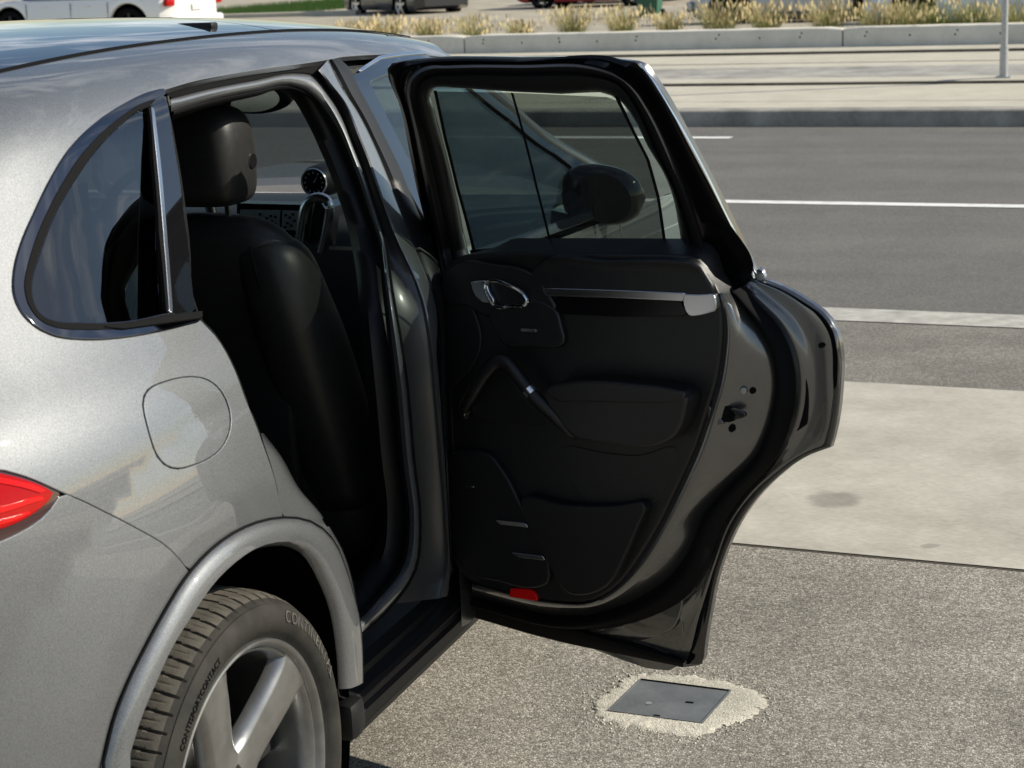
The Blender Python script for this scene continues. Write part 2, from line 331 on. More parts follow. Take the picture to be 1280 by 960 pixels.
# ================================================================== the setting: ground strips run along RD, RN points away from the camera
_ph=math.radians(-23.9);RD=MC@np.array([math.cos(_ph),math.sin(_ph),0]);RN=np.array([-RD[1],RD[0],0])
B0=CAMO@RN;A0=CAMO@RD
def gp(a,rel,z): return RD*a+RN*(B0+rel)+np.array([0,0,z])
def at_rel(p,rel): return bpl(p,RN*(B0+rel),RN)      # point of the picture on the upright plane rel metres away
def relz(p,z): return bpa(p,2,z)@RN-B0
def a_of(x,rel,y=40): return at_rel((x,y),rel)@RD
def pebbles(name,scale,cols,gap=.35,bump=.6,bdist=.006,big=(.72,1.2),rough=.9):
    m=mat(name,cols[0],rough);t=m.node_tree;b=t.nodes['Principled BSDF'];b.inputs['Specular IOR Level'].default_value=.3
    tcn=N_(t,'ShaderNodeTexCoord');nz=N_(t,'ShaderNodeTexNoise');nz.inputs['Scale'].default_value=scale*.6;nz.inputs['Detail'].default_value=2
    mixv=N_(t,'ShaderNodeMix',data_type='VECTOR');mixv.inputs['Factor'].default_value=.012
    t.links.new(tcn.outputs['Object'],nz.inputs['Vector']);t.links.new(tcn.outputs['Object'],mixv.inputs['A']);t.links.new(nz.outputs['Color'],mixv.inputs['B'])
    v=N_(t,'ShaderNodeTexVoronoi');v.inputs['Scale'].default_value=scale;v.inputs['Randomness'].default_value=1
    t.links.new(mixv.outputs['Result'],v.inputs['Vector'])
    sx=N_(t,'ShaderNodeSeparateColor');t.links.new(v.outputs['Color'],sx.inputs[0])
    r=N_(t,'ShaderNodeValToRGB');e=r.color_ramp.elements;e[0].color=(*cols[0],1);e[1].color=(*cols[-1],1);e[0].position=0
    for i,c in enumerate(cols[1:-1]): q=e.new((i+1)/(len(cols)-1));q.color=(*c,1)
    t.links.new(sx.outputs[0],r.inputs[0])
    g=N_(t,'ShaderNodeMapRange');g.inputs['From Min'].default_value=.25;g.inputs['From Max'].default_value=.62;g.inputs['To Min'].default_value=1;g.inputs['To Max'].default_value=gap
    t.links.new(v.outputs['Distance'],g.inputs['Value'])
    mu=N_(t,'ShaderNodeMix',data_type='RGBA',blend_type='MULTIPLY');mu.inputs['Factor'].default_value=1;t.links.new(r.outputs[0],mu.inputs['A'])
    t.links.new(g.outputs[0],mu.inputs['B'])
    n2=N_(t,'ShaderNodeTexNoise');n2.inputs['Scale'].default_value=1.7;n2.inputs['Detail'].default_value=6;n2.inputs['Roughness'].default_value=.65;t.links.new(tcn.outputs['Object'],n2.inputs['Vector'])
    g2=N_(t,'ShaderNodeMapRange');g2.inputs['From Min'].default_value=.3;g2.inputs['From Max'].default_value=.7;g2.inputs['To Min'].default_value=big[0];g2.inputs['To Max'].default_value=big[1];t.links.new(n2.outputs['Fac'],g2.inputs['Value'])
    mu2=N_(t,'ShaderNodeMix',data_type='RGBA',blend_type='MULTIPLY');mu2.inputs['Factor'].default_value=1;t.links.new(mu.outputs['Result'],mu2.inputs['A']);t.links.new(g2.outputs[0],mu2.inputs['B'])
    t.links.new(mu2.outputs['Result'],b.inputs['Base Color'])
    bu=N_(t,'ShaderNodeBump');bu.invert=True;bu.inputs['Strength'].default_value=bump;bu.inputs['Distance'].default_value=bdist
    t.links.new(v.outputs['Distance'],bu.inputs['Height']);t.links.new(bu.outputs[0],b.inputs['Normal'])
    return m
M['chip']=pebbles('chip_seal',165,[(.19,.172,.145),(.28,.256,.217),(.345,.316,.268),(.415,.382,.326),(.58,.54,.465)],gap=.62,bump=.5,bdist=.004)
M['road']=pebbles('road_asphalt',150,[(.12,.113,.103),(.152,.144,.132),(.18,.17,.155),(.23,.218,.198)],gap=.75,bump=.25,bdist=.003,big=(.9,1.1))
t=M['road'].node_tree   # long worn bands along the lanes
b=t.nodes['Principled BSDF'];src=b.inputs['Base Color'].links[0].from_socket
tcn=N_(t,'ShaderNodeTexCoord');mp_=N_(t,'ShaderNodeMapping');mp_.inputs['Rotation'].default_value=(0,0,math.atan2(-RD[1],RD[0]));mp_.inputs['Scale'].default_value=(.05,1.6,1)
n=N_(t,'ShaderNodeTexNoise');n.inputs['Scale'].default_value=1;n.inputs['Detail'].default_value=4;g=N_(t,'ShaderNodeMapRange');g.inputs['From Min'].default_value=.35;g.inputs['From Max'].default_value=.65;g.inputs['To Min'].default_value=.93;g.inputs['To Max'].default_value=1.07
mu=N_(t,'ShaderNodeMix',data_type='RGBA',blend_type='MULTIPLY');mu.inputs['Factor'].default_value=1
t.links.new(tcn.outputs['Object'],mp_.inputs[0]);t.links.new(mp_.outputs[0],n.inputs['Vector']);t.links.new(n.outputs['Fac'],g.inputs['Value']);t.links.new(src,mu.inputs['A']);t.links.new(g.outputs[0],mu.inputs['B']);t.links.new(mu.outputs['Result'],b.inputs['Base Color'])
M['gutter']=pebbles('gutter_asphalt',140,[(.16,.148,.13),(.22,.205,.178),(.27,.25,.215),(.35,.325,.28)],gap=.7,bump=.3,bdist=.004)
def concrete(name,c1,c2,streak=None,bump=.25):
    m=mat(name,c1,.9);m.node_tree.nodes['Principled BSDF'].inputs['Specular IOR Level'].default_value=.25
    r,s=vary(m,2.2,c1,c2,detail=10,rough=.72,lo=.34,hi=.66);t=m.node_tree;b=t.nodes['Principled BSDF']
    n=N_(t,'ShaderNodeTexNoise');n.inputs['Scale'].default_value=1;n.inputs['Detail'].default_value=4;mp_=N_(t,'ShaderNodeMapping')
    mp_.inputs['Rotation'].default_value=(0,0,(streak if streak is not None else 0));mp_.inputs['Scale'].default_value=(40,190,60) if streak is not None else (220,220,220)
    tcn=N_(t,'ShaderNodeTexCoord');t.links.new(tcn.outputs['Object'],mp_.inputs[0]);t.links.new(mp_.outputs[0],n.inputs['Vector'])
    g=N_(t,'ShaderNodeMapRange');g.inputs['From Min'].default_value=.3;g.inputs['From Max'].default_value=.7;g.inputs['To Min'].default_value=.84;g.inputs['To Max'].default_value=1.1;t.links.new(n.outputs['Fac'],g.inputs['Value'])
    mu=N_(t,'ShaderNodeMix',data_type='RGBA',blend_type='MULTIPLY');mu.inputs['Factor'].default_value=1;t.links.new(r.outputs[0],mu.inputs['A']);t.links.new(g.outputs[0],mu.inputs['B']);t.links.new(mu.outputs['Result'],b.inputs['Base Color'])
    bu=N_(t,'ShaderNodeBump');bu.inputs['Strength'].default_value=bump;bu.inputs['Distance'].default_value=.003;t.links.new(n.outputs['Fac'],bu.inputs['Height']);t.links.new(bu.outputs[0],b.inputs['Normal'])
    return m
_sa=math.atan2(-RD[1],RD[0])
M['pad']=concrete('broomed_concrete',(.375,.35,.295),(.53,.498,.43),_sa+.5)
t=M['pad'].node_tree;b=t.nodes['Principled BSDF'];src=b.inputs['Base Color'].links[0].from_socket  # an old round oil stain and a small one
for (px,rad,k) in (((1042,625),.085,.66),((1160,684),.025,.72)):
    c=bpa(px,2,.002);tcn=N_(t,'ShaderNodeTexCoord');vm=N_(t,'ShaderNodeVectorMath',operation='DISTANCE');vm.inputs[1].default_value=tuple(c)
    n=N_(t,'ShaderNodeTexNoise');n.inputs['Scale'].default_value=22;n.inputs['Detail'].default_value=5;ad=N_(t,'ShaderNodeMath',operation='MULTIPLY_ADD');ad.inputs[1].default_value=.07
    g=N_(t,'ShaderNodeMapRange');g.inputs['From Min'].default_value=rad*.75+.035;g.inputs['From Max'].default_value=rad*1.25+.035;g.inputs['To Min'].default_value=k;g.inputs['To Max'].default_value=1
    mu=N_(t,'ShaderNodeMix',data_type='RGBA',blend_type='MULTIPLY');mu.inputs['Factor'].default_value=1
    t.links.new(tcn.outputs['Object'],vm.inputs[0]);t.links.new(tcn.outputs['Object'],n.inputs['Vector']);t.links.new(n.outputs['Fac'],ad.inputs[0]);t.links.new(vm.outputs['Value'],ad.inputs[2]);t.links.new(ad.outputs[0],g.inputs['Value']);t.links.new(src,mu.inputs['A']);t.links.new(g.outputs[0],mu.inputs['B']);src=mu.outputs['Result']
t.links.new(src,b.inputs['Base Color'])
M['slab']=concrete('platform_concrete',(.46,.425,.345),(.56,.52,.43),_sa)
M['worn']=concrete('worn_concrete',(.22,.215,.20),(.46,.44,.39),_sa+1.57)
M['kerbc']=concrete('kerb_concrete',(.20,.188,.165),(.42,.395,.345))
M['barrierc']=concrete('barrier_concrete',(.60,.565,.48),(.76,.72,.63))
M['joint']=mat('joint_dirt',(.07,.06,.045),.95)
M['riser']=mat('riser_shade',(.11,.095,.07),.95);vary(M['riser'],3,(.07,.06,.045),(.17,.15,.115))  # shade of the step faces put into the colour, mottled with grime
M['dirt']=mat('verge_dirt',(.35,.30,.22),.95);vary(M['dirt'],1.2,(.27,.235,.175),(.46,.41,.32),detail=8)
M['line']=mat('road_paint',(.72,.72,.69),.7);vary(M['line'],8,(.55,.54,.50),(.78,.77,.74),lo=.25,hi=.5,detail=8)
M['lineold']=mat('worn_road_paint',(.4,.4,.37),.8);vary(M['lineold'],10,(.30,.285,.25),(.50,.48,.43),lo=.3,hi=.65,detail=9)
def strip(name,r0,r1,z,m,a0=-120,a1=120,kind='structure'):
    o=mk(name,[gp(a0,r0,z),gp(a1,r0,z),gp(a1,r1,z),gp(a0,r1,z)],[(0,1,2,3)],m,flat=True);o['kind']=kind;return o
r_pad0=relz((1095,697),0);r_pad1=relz((1170,484),0);r_l0=relz((1160,406),0);r_l1=relz((1160,390),0)
o=mk('ground',[(-1500,-1500,-.03),(1500,-1500,-.03),(1500,1500,-.03),(-1500,1500,-.03)],[(0,1,2,3)],M['dirt'],flat=True);o['kind']='structure'
strip('parking_asphalt',-40,r_pad0,0,M['chip'])
strip('pad_joint',r_pad0-.006,r_pad0+.01,.0012,M['joint'])
strip('concrete_pad',r_pad0+.006,r_pad1,.004,M['pad'])
r_k=relz((1000,158),0)
strip('roadside_asphalt',r_pad1,r_l0+.05,0,M['gutter'])
strip('road',r_l0+.05,r_k+.05,.0,M['road'])
o=strip('edge_line',r_l0,r_l1,.004,M['lineold'])
strip('lane_line',12.46,12.60,.004,M['line'])
a_d=a_of(914,16.65,172);
for k in range(-3,1): strip('lane_dash',16.58,16.73,.004,M['line'],a_d-3+k*12,a_d+k*12)
# platform of the tram stop: kerb and two shallow steps
s1=relz((1000,107),.155);s2=relz((1000,68.5),.20)
def run(name,prof,m,a0=-120,a1=120,n=2):
    o=loft(name,[np.array([gp(a,r,z) for r,z in prof]) for a in np.linspace(a0,a1,n)],m,ang=30);o['kind']='structure';return o
run('kerb',[(r_k,-.02),(r_k+.012,.10),(r_k+.025,.142),(r_k+.045,.155),(r_k+.30,.158)],M['kerbc'])
run('platform',[(r_k+.30,.158),(s1,.160)],M['slab'])
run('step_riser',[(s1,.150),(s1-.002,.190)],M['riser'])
run('platform_step',[(s1-.002,.190),(s1+.01,.197),(s1+.04,.200),(s1+.55,.201)],M['slab'])
wr=relz((1000,84),.2)
run('worn_track_slab',[(s1+.55,.201),(wr,.202)],M['worn'])
run('platform',[(wr,.202),(relz((1000,79.5),.2),.203)],M['slab'])
run('track_joint',[(relz((1000,79.5),.2),.203),(relz((1000,79.5),.2)+.01,.185),(relz((1000,79.5),.2)+.10,.185),(relz((1000,79.5),.2)+.11,.203)],M['kerbc'])
run('platform',[(relz((1000,79.5),.2)+.11,.203),(s2,.205)],M['slab'])
r_b=s2+.85
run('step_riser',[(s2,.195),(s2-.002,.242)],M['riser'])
run('platform_step',[(s2-.002,.242),(s2+.01,.247),(s2+.04,.250),(r_b+.6,.251)],M['slab'])
run('platform_joint',[(relz((1000,127),.158),.1592),(relz((1000,127),.158)+.05,.1592)],M['kerbc'])
run('verge',[(r_b+.55,.35),(r_b+4,.33),(r_b+12,.16),(120,.10)],M['dirt'])
# ---- low concrete barrier in long blocks
ztop=at_rel((1000,35.5),r_b)[2]
ja,jb=a_of(580,r_b,60),a_of(1053,r_b,50);Lb=jb-ja
def barrier(a0,a1,label):
    o=empty('concrete_barrier',gp((a0+a1)/2,r_b+.2,.25));inv=np.array(o.location)
    prof=[(0,.25),(.0,ztop-.03),(.012,ztop-.008),(.035,ztop),(.36,ztop),(.40,ztop-.03),(.42,.25)]
    n=26;C=[]
    for i,a in enumerate(np.linspace(a0+.012,a1-.012,n)):
        e=.02 if i in(0,n-1) else 0;C.append(np.array([gp(a,r_b+r+(e if r<.2 else -e),z-(e if z>.3 else 0))+rng.normal(0,.0015,3) for r,z in prof])-inv)
    loft('barrier_block',C,M['barrierc'],o,ang=50)
    for j,c in enumerate([C[0],C[-1]]): mk('block_end',list(c),[tuple(range(len(c)))[::(1 if j else -1)]],M['barrierc'],o,flat=True)
    k=0
    for a in np.arange(a0+.35,a1-.2,.62):     # form-tie holes
        for dz in (0,) if k%2 else (0,.055):
            c=gp(a+rng.normal(0,.02),r_b-.0015,(ztop+.25)/2+.01+dz)-inv
            mk('tie_hole',[c+RD*.014*math.cos(q)+np.array([0,0,.014*math.sin(q)]) for q in np.linspace(0,2*np.pi,9)[:-1]],[tuple(range(8))[::-1]],M['rubber'],o,flat=True)
        k+=1
    return tag(o,label,'barrier','low concrete barrier blocks beyond the road')
barrier(ja-2*Lb,ja-Lb,'concrete barrier block hidden mostly behind the car roof')
barrier(ja-Lb,ja,'pale concrete barrier block between the car roof and first joint')
barrier(ja,jb,'long grey concrete barrier block between the two joints above open door')
q=barrier(jb,jb+Lb,'grey concrete barrier block behind the thin metal pole, with scratches')
inv=np.array(q.location)
for (p0,p1) in (((1164,56),(1174,62.5)),((1176,62),(1184,54)),((1170,60),(1182,63))):
    A=at_rel(p0,r_b-.002)-inv;B=at_rel(p1,r_b-.002)-inv;d=B-A;d/=np.linalg.norm(d);s=np.cross(d,RN)*.012
    mk('scratch',[A-s*.3,A+s*.3,B+s,B-s],[(0,1,2,3)],M['rubber'] if p0[0]<1172 else M['white'],q,flat=True)
# ---- pole
pb=bpa((1254.5,97),2,.2);PO=tag(empty('sign_pole',tuple(pb)),'thin grey galvanised metal pole standing on the concrete platform','pole')
M['galv']=mat('galvanised_steel',(.42,.43,.43),.5,.7);vary(M['galv'],40,(.34,.35,.35),(.48,.49,.49))
tube('post',[[0,0,.0],[0,0,1.2],[0,0,2.9]],.036,M['galv'],PO,n=14);tube('post_sleeve',[[0,0,0],[0,0,.34]],.046,M['galv'],PO,n=14);box('base_plate',(0,0,.008),(.16,.16,.016),M['galv'],PO,.004)
# ---- utility lid in its concrete collar
lid=[bpa(p,2,.004) for p in [(801,849.5),(912.5,863.5),(876.5,904),(760.5,888.6)]];lc=sum(lid)/4
M['collar']=pebbles('collar_concrete',190,[(.48,.445,.365),(.55,.515,.43),(.61,.575,.485),(.68,.645,.55)],gap=.8,bump=.4,bdist=.004)
col_px=[(742,884),(741,875),(755,866),(768,858),(778,849),(793,842),(815,841),(838,843),(862,844),(885,847),(905,850),(925,857),(945,863),(958,870),(962,880),(950,888),(940,896),(920,902),(900,910),(880,917),(855,919),(820,915),(790,910),(765,905),(748,897)]
ce=np.array([bpa(p,2,.003) for p in sm(col_px,6)]);ce[:,:2]+=rng.normal(0,.006,(len(ce),2))
CO=tag(empty('concrete_collar',tuple(lc*[1,1,0])),'rough cream concrete collar set in the asphalt round the metal lid','concrete collar')
nb=len(ce);off=lc*[1,1,0];ctr_=ce.mean(0)
V=[];Fc=[]
li=[lc+(np.array(q)-lc)*1.035 for q in lid]
li_=resamp(np.array(li)[:,:2],nb,closed=True);k0=int(np.argmin([np.linalg.norm(ce[0,:2]-q) for q in li_]))
li_=np.roll(li_,-k0,0)
if np.linalg.norm(li_[nb//4]-ce[nb//4,:2])>np.linalg.norm(li_[-nb//4]-ce[nb//4,:2]): li_=np.roll(li_[::-1],1,0)
rows=[np.c_[ce[:,:2],np.full(nb,-.001)]]
for f in (.12,.35,.6,.85,1.0): rows.append(np.c_[ce[:,:2]*(1-f)+li_*f,.0022+.0025*min(f*2,1)+rng.normal(0,.0004,nb)])
rows.append(np.c_[li_,np.full(nb,-.012)])
loft('collar_ring',[r-off for r in rows],M['collar'],CO,closed=True,ang=80)
M['lid']=mat('cast_lid',(.14,.15,.155),.5,.25);vary(M['lid'],9,(.105,.112,.118),(.19,.198,.202),detail=9,bump=.3,bscale=120,bdist=.002)
LI=tag(empty('utility_lid',tuple(off)),'dark grey square metal lid set flush in its concrete collar','utility lid')
lp=np.array([q-off for q in lid]);lp[:,2]=0
def plate(name,P,z0,z1,m,par):
    return fixn(mk(name,[(*p[:2],z0) for p in P]+[(*p[:2],z1) for p in P],[(3,2,1,0),(4,5,6,7)]+[(i,(i+1)%4,4+(i+1)%4,4+i) for i in range(4)],m,par,flat=True))
plate('lid_plate',lp*.985,-.02,.0035,M['lid'],LI)
fr=lp*1.02
for i in range(4):
    A,B=fr[i],fr[(i+1)%4];a2,b2=lp[i]*.995,lp[(i+1)%4]*.995
    plate('lid_frame',[A,B,b2,a2],-.02,.0065,M['rubber'] if i in(0,) else M['lid'],LI)  # far side black: the recess shade along it is put into the colour
for px,s in (((862,878),.012),((821,894.5),.010)):
    c=bpa(px,2,.004)-off;box('lift_slot',(c[0],c[1],.0042),(s*1.6,s*.6,.002),M['rubber'],LI,0)
c=bpa((811,879),2,.004)-off;mk('lid_badge',[(c[0]+.009*math.cos(a),c[1]+.009*math.sin(a),.0046) for a in np.linspace(0,2*np.pi,13)[:-1]],[tuple(range(12))],M['galv'],LI,flat=True)
V=[];Fc=[]
for i in range(520):      # crumbs broken off the collar edge
    j=rng.integers(0,nb);f=abs(rng.normal(0,.05));p=ce[j]+(ce[j]-ctr_)/np.linalg.norm(ce[j]-ctr_)*(f-.012)+rng.normal(0,.006,3);r_=rng.uniform(.0015,.0055)*(1-.5*min(f/.1,1));b=len(V);a=rng.uniform(0,6.28)
    for k in range(4): V.append((p[0]+r_*math.cos(a+k*1.57)*rng.uniform(.7,1.2)-off[0],p[1]+r_*math.sin(a+k*1.57)*rng.uniform(.7,1.2)-off[1],.0005))
    V.append((p[0]-off[0],p[1]-off[1],.001+r_*rng.uniform(.5,.9)));Fc+=[(b+k,b+(k+1)%4,b+4) for k in range(4)]
mk('collar_crumbs',V,Fc,M['collar'],CO,flat=True)['kind']='stuff'
# ---- grasses
M['grass']=mat('dry_grass',(.3,.27,.12),.8);t=M['grass'].node_tree
ta=N_(t,'ShaderNodeVertexColor');ta.layer_name='col';t.links.new(ta.outputs[0],t.nodes['Principled BSDF'].inputs['Base Color'])
def tuft(loc,h,wd,green,n=150,seed=0,name='grass_tuft'):
    g=np.random.default_rng(seed);V=[];Fc=[];C=[]
    for i in range(n):
        a=g.uniform(0,2*np.pi);r=wd*.28*math.sqrt(g.uniform());lean=g.uniform(.05,.55)*wd/h*1.3;hh=h*g.uniform(.45,1.0)
        base=np.array([r*math.cos(a),r*math.sin(a),0]);d=np.array([math.cos(a+g.normal(0,.5)),math.sin(a+g.normal(0,.5)),0]);s=np.array([-d[1],d[0],0])*g.uniform(.003,.006)
        gold=np.array([.56,.45,.24])*g.uniform(.8,1.2);gr=np.array([.16,.21,.05])*g.uniform(.7,1.3);isg=g.uniform()<green
        c0=gr*1.0;c1=gr*1.3 if isg else gold
        b=len(V);m_=4
        for k in range(m_+1):
            f=k/m_;p=base+d*lean*hh*f*f*1.2+np.array([0,0,hh*f*(1-.15*f*lean)]);ww=s*(1-f*.7)
            V+=[p-ww,p+ww];c=c0*(1-f)+c1*f;C+=[c,c]
            if k: Fc.append((b+2*k-2,b+2*k-1,b+2*k+1,b+2*k))
        if not isg:   # seed head
            tip=V[-1];b=len(V);q=d*.010
            for z_,w_ in ((-.05,.2),(-.01,1.3),(.03,.2)):
                V+=[tip+np.array([0,0,z_])-s*2.2*w_,tip+np.array([0,0,z_])+s*2.2*w_];C+=[gold*1.15]*2
            Fc+=[(b,b+1,b+3,b+2),(b+2,b+3,b+5,b+4)]
    o=mk(name,V,Fc,M['grass'],flat=True);o.location=loc
    ca=o.data.color_attributes.new('col','FLOAT_COLOR','POINT');ca.data.foreach_set('color',np.c_[np.array(C),np.ones(len(C))].ravel());return o
tufts=[(442,.38,.40,.15),(484,.42,.45,.15),(536,.36,.42,.3),(592,.40,.50,.45),(650,.30,.35,.5),(716,.48,.48,.3),(778,.46,.42,.25),(838,.36,.32,.3),(899,.50,.55,.25),(958,.48,.45,.25),(1036,.46,.48,.25),(1096,.40,.5,.35),(1140,.48,.55,.4),(1180,.42,.6,.8),(1222,.44,.55,.6),(1266,.40,.5,.5)]
tl=['first dry golden tuft beyond the car roof, beneath the dark car','second dry golden tuft right of the car roof','sparse yellow tuft left of the first barrier joint','greenish tuft right behind the first barrier joint','short low green tuft in the gap beside the red car','tall golden tuft in front of the red and dark cars','golden tuft left of the green bin','small upright yellow tuft under the green bin','wide spreading golden tuft before the silver car wheel','dense golden tuft in front of the silver car door','golden tuft alone before the dark rear of silver car','golden tuft left of the second barrier joint car bumper','tall tuft covering the pale car wheel','bright green grass clump right of the pale car wheel','mixed green and gold tuft just left of the pole','dry tuft right of the metal pole at the edge']
for i,((x,h,wd,gn),lb) in enumerate(zip(tufts,tl)):
    rel=r_b+.75+.25*(i%3);tag(tuft(tuple(gp(a_of(x,rel,38),rel,.33)),h*1.25,wd*1.4,gn+.05,340,i+3),lb,'grass tuft','dry grass tufts behind the barrier')
V=[];Fc=[];C=[]
for i in range(2600):
    a=a_of(rng.uniform(380,1330),r_b+1,38);p=gp(a,r_b+rng.uniform(.5,2.2),.33);h=rng.uniform(.04,.16);d=rng.normal(0,.03,3);s=RD*.004;b=len(V)
    V+=[p-s,p+s,p+d*[1,1,0]+np.array([0,0,h])];Fc.append((b,b+1,b+2));c=np.array([.2,.22,.07]) if rng.uniform()<.5 else np.array([.45,.38,.2]);C+=[c]*3
o=mk('weeds',V,Fc,M['grass'],flat=True);o['kind']='stuff';ca=o.data.color_attributes.new('col','FLOAT_COLOR','POINT');ca.data.foreach_set('color',np.c_[np.array(C),np.ones(len(C))].ravel());tag(o,'low thin weeds growing along the barrier foot','weeds')
V=[];Fc=[];C=[]
for i in range(9000):
    a=a_of(rng.uniform(255,440),52,5);p=gp(a,rng.uniform(48,60),.10);h=rng.uniform(.08,.3);s=RD*.012;b=len(V)
    V+=[p-s,p+s,p+rng.normal(0,.05,3)*[1,1,0]+np.array([0,0,h])];Fc.append((b,b+1,b+2));c=np.array([.10,.19,.035])*rng.uniform(.7,1.5);C+=[c]*3
o=mk('lawn',V,Fc,M['grass'],flat=True);o['kind']='stuff';ca=o.data.color_attributes.new('col','FLOAT_COLOR','POINT');ca.data.foreach_set('color',np.c_[np.array(C),np.ones(len(C))].ravel());tag(o,'green lawn strip beyond the white car','grass')
run('lawn_kerb',[(46.2,.08),(46.2,.26),(46.5,.27),(46.5,.08)],M['slab'],a_of(262,46,10),a_of(440,46,10))
strip('far_lane',60,110,.12,M['gutter'])
# ================================================================== the car
CAR=tag(empty('parked_car'),'grey SUV filling the left side, its rear door wide open','car')
def pS(pts,d=0.,n=4,closed=True):
    """picture outline -> body parameters (t,v) on the skin offset by d"""
    return np.array([Sinv(p,d) for p in sm(pts,n,closed)])
FS=lambda a,b: S(a,b)
def FSo(d): return lambda a,b: So(a,b,d)
FSL=lambda a,b: S(a,b)*np.array([-1,1,1.])
# ---- flank / roof skin
seam=[(79,614.6),(104,624.6),(129,637),(150,647.5),(177,662),(204,677.7),(221,693),(236,712)]
flare_out=[(127,953),(141,896),(159,850),(180,808),(201,769),(237,713),(261.6,687),(290,666),(322,652),(354,646.6),(382,650),(403,662),(417.5,680),(428,705),(438.7,740),(447.5,776),(450,804),(451,850)]
flare_in=[(159,939),(173,896),(191,854),(212,808),(237,769),(261.6,733),(290,705),(318,687),(350,681),(375,685.5),(389,698),(403,723),(417,758),(424.5,797),(428,832.5),(429,861)]
win_out=[(250,400),(206,411),(155,420),(103,422.5),(69,418),(41,403),(26,385),(19,366),(19,341),(27.5,306),(45,265),(65,224),(89,186),(120,155),(155,131),(186,116),(206,111)]
tail=[(79,614.6,1),(64.6,637),(50,651.7),(31,664),(0,679)]
tail_top=[(0,585),(37.5,596),(62.5,607),(79,614.6)]
q_front=[(354,649),(349,625),(343,598),(333,568),(321,535),(307,500),(291,458),(276,430),(262,411)]
open_line=sm(seam,4,False)
tv_seam=np.array([Sinv(p) for p in open_line])
tv_fl=np.array([Sinv(p) for p in sm([(236,712),(265,690),(292,671),(323,658),(354,653)],3,False)])
tv_qf=np.array([Sinv(p) for p in sm(q_front,3,False)])
tv_win=np.array([Sinv(p) for p in sm(win_out,4,False)])
tv_tt=np.array([Sinv(p) for p in sm(tail_top,4,False)]);tv_tb=np.array([Sinv(p) for p in sm([(79,614.6),(64.6,637),(50,651.7),(31,664),(0,679)],4,False)])
TGT=-.80                                     # tailgate shut line
vtt=tv_tt[0,1];vtb=tv_tb[-1,1]
tail_end_top=np.array([TGT-.12,vtt+.03]);tail_end_bot=np.array([TGT-.12,vtb-.02])
tv_roofedge=np.array([Sinv(p) for p in sm([(206,111),(240,101),(287,92),(330,85),(375,79),(415,73)],3,False)])
VR=1.585                                     # seam of the glass roof
vre=tv_roofedge[-1,1]
front_roof=np.array([[a,vre+.012*np.sin((a-.7)*1.2)] for a in np.linspace(tv_roofedge[-1,0]+.05,1.70,14)])
hdr=np.array([[1.76,1.50],[1.80,VR-.03],[1.80,VR]])
seam_r=np.array([[a,VR] for a in np.linspace(1.75,-.45,40)])
rear_edge=np.array([[-.52,VR-.03],[-.60,1.50],[-.68,1.38],[-.74,1.25],[-.78,1.12],[TGT,1.0],[TGT,vtt+.035]])
# points on the flank that carry a return edge
poly=np.vstack([tv_seam[:-1],tv_fl[:-1],tv_qf[:-1],tv_win[:-1],tv_roofedge,front_roof,hdr,seam_r[1:],rear_edge,tv_tt[:-1]])
flap_px=[(181,507),(183,494),(191,485),(205,479),(228,473),(250,473),(265,479),(277,492),(285,510),(287,530),(282,549),(272,563),(258,573),(240,580),(224,584),(210,581),(199,570),(191,550),(185,528)]
tv_flap=pS(flap_px,n=2)
cF=tv_flap.mean(0)
panel('quarter_panel',FS,poly,M['paint'],CAR,holes=[cF+(tv_flap-cF)*1.065],h=.03,depth=.014,rnd=.002)
panel('fuel_flap',FS,tv_flap,M['paint'],CAR,h=.02,depth=.012,rnd=.0022)
panel('fuel_recess',FSo(-.018),cF+(tv_flap-cF)*1.12,M['rubber'],CAR,h=.05,depth=0)
panel('skin_backing',FSo(-.013),np.array([[TGT-.1,.02],[-.46,.02],[-.46,.62],[.0,.64],[.06,.62],[.03,.68],[-.05,.80],[-.08,.93],[-.12,.97],[-.40,1.0],[-.62,1.10],[-.70,1.3],[TGT-.1,1.3]]),M['rubber'],CAR,h=.06,depth=0)
# ---- bumper
tv_fo=np.array([Sinv(p,.016) for p in sm(flare_out,3,False)])
def circ_tv(r,a0,a1,n,X=.965,yc=.0,zc=.365):
    o=[]
    for a in np.linspace(a0,a1,n): o.append(tvYZ(yc+r*math.cos(a),zc+r*math.sin(a)))
    return np.array(o)
fl_rear=[np.array([tv_fo[0,0]-.020,tv_fo[0,1]-.10]),np.array([tv_fo[0,0]-.030,tv_fo[0,1]-.20]),np.array([tv_fo[0,0]-.025,.10])]
ib=int(np.argmin(np.linalg.norm(tv_fo-tv_seam[-1],axis=1)))
bump=np.vstack([tv_seam[::-1][:-1]*1.0,tv_tb[:-1],[tv_tb[-1]],[tail_end_bot],[[-1.2,vtb-.04],[-1.45,vtb-.05],[-1.7,vtb-.05],[-1.7,.25],[-1.7,.03],[-1.2,.03],[-.9,.03],[-.6,.03]],[fl_rear[2]+[.02,-.07]],[fl_rear[2]+[.03,0]],[fl_rear[1]+[.03,0]],[fl_rear[0]+[.03,0]],tv_fo[0:ib]+[.03,-.008]])
bump[:len(tv_seam)-1]+= [-.0015,-.004]
panel('rear_bumper',FS,bump,M['paint'],CAR,h=.035,depth=.016,rnd=.002)
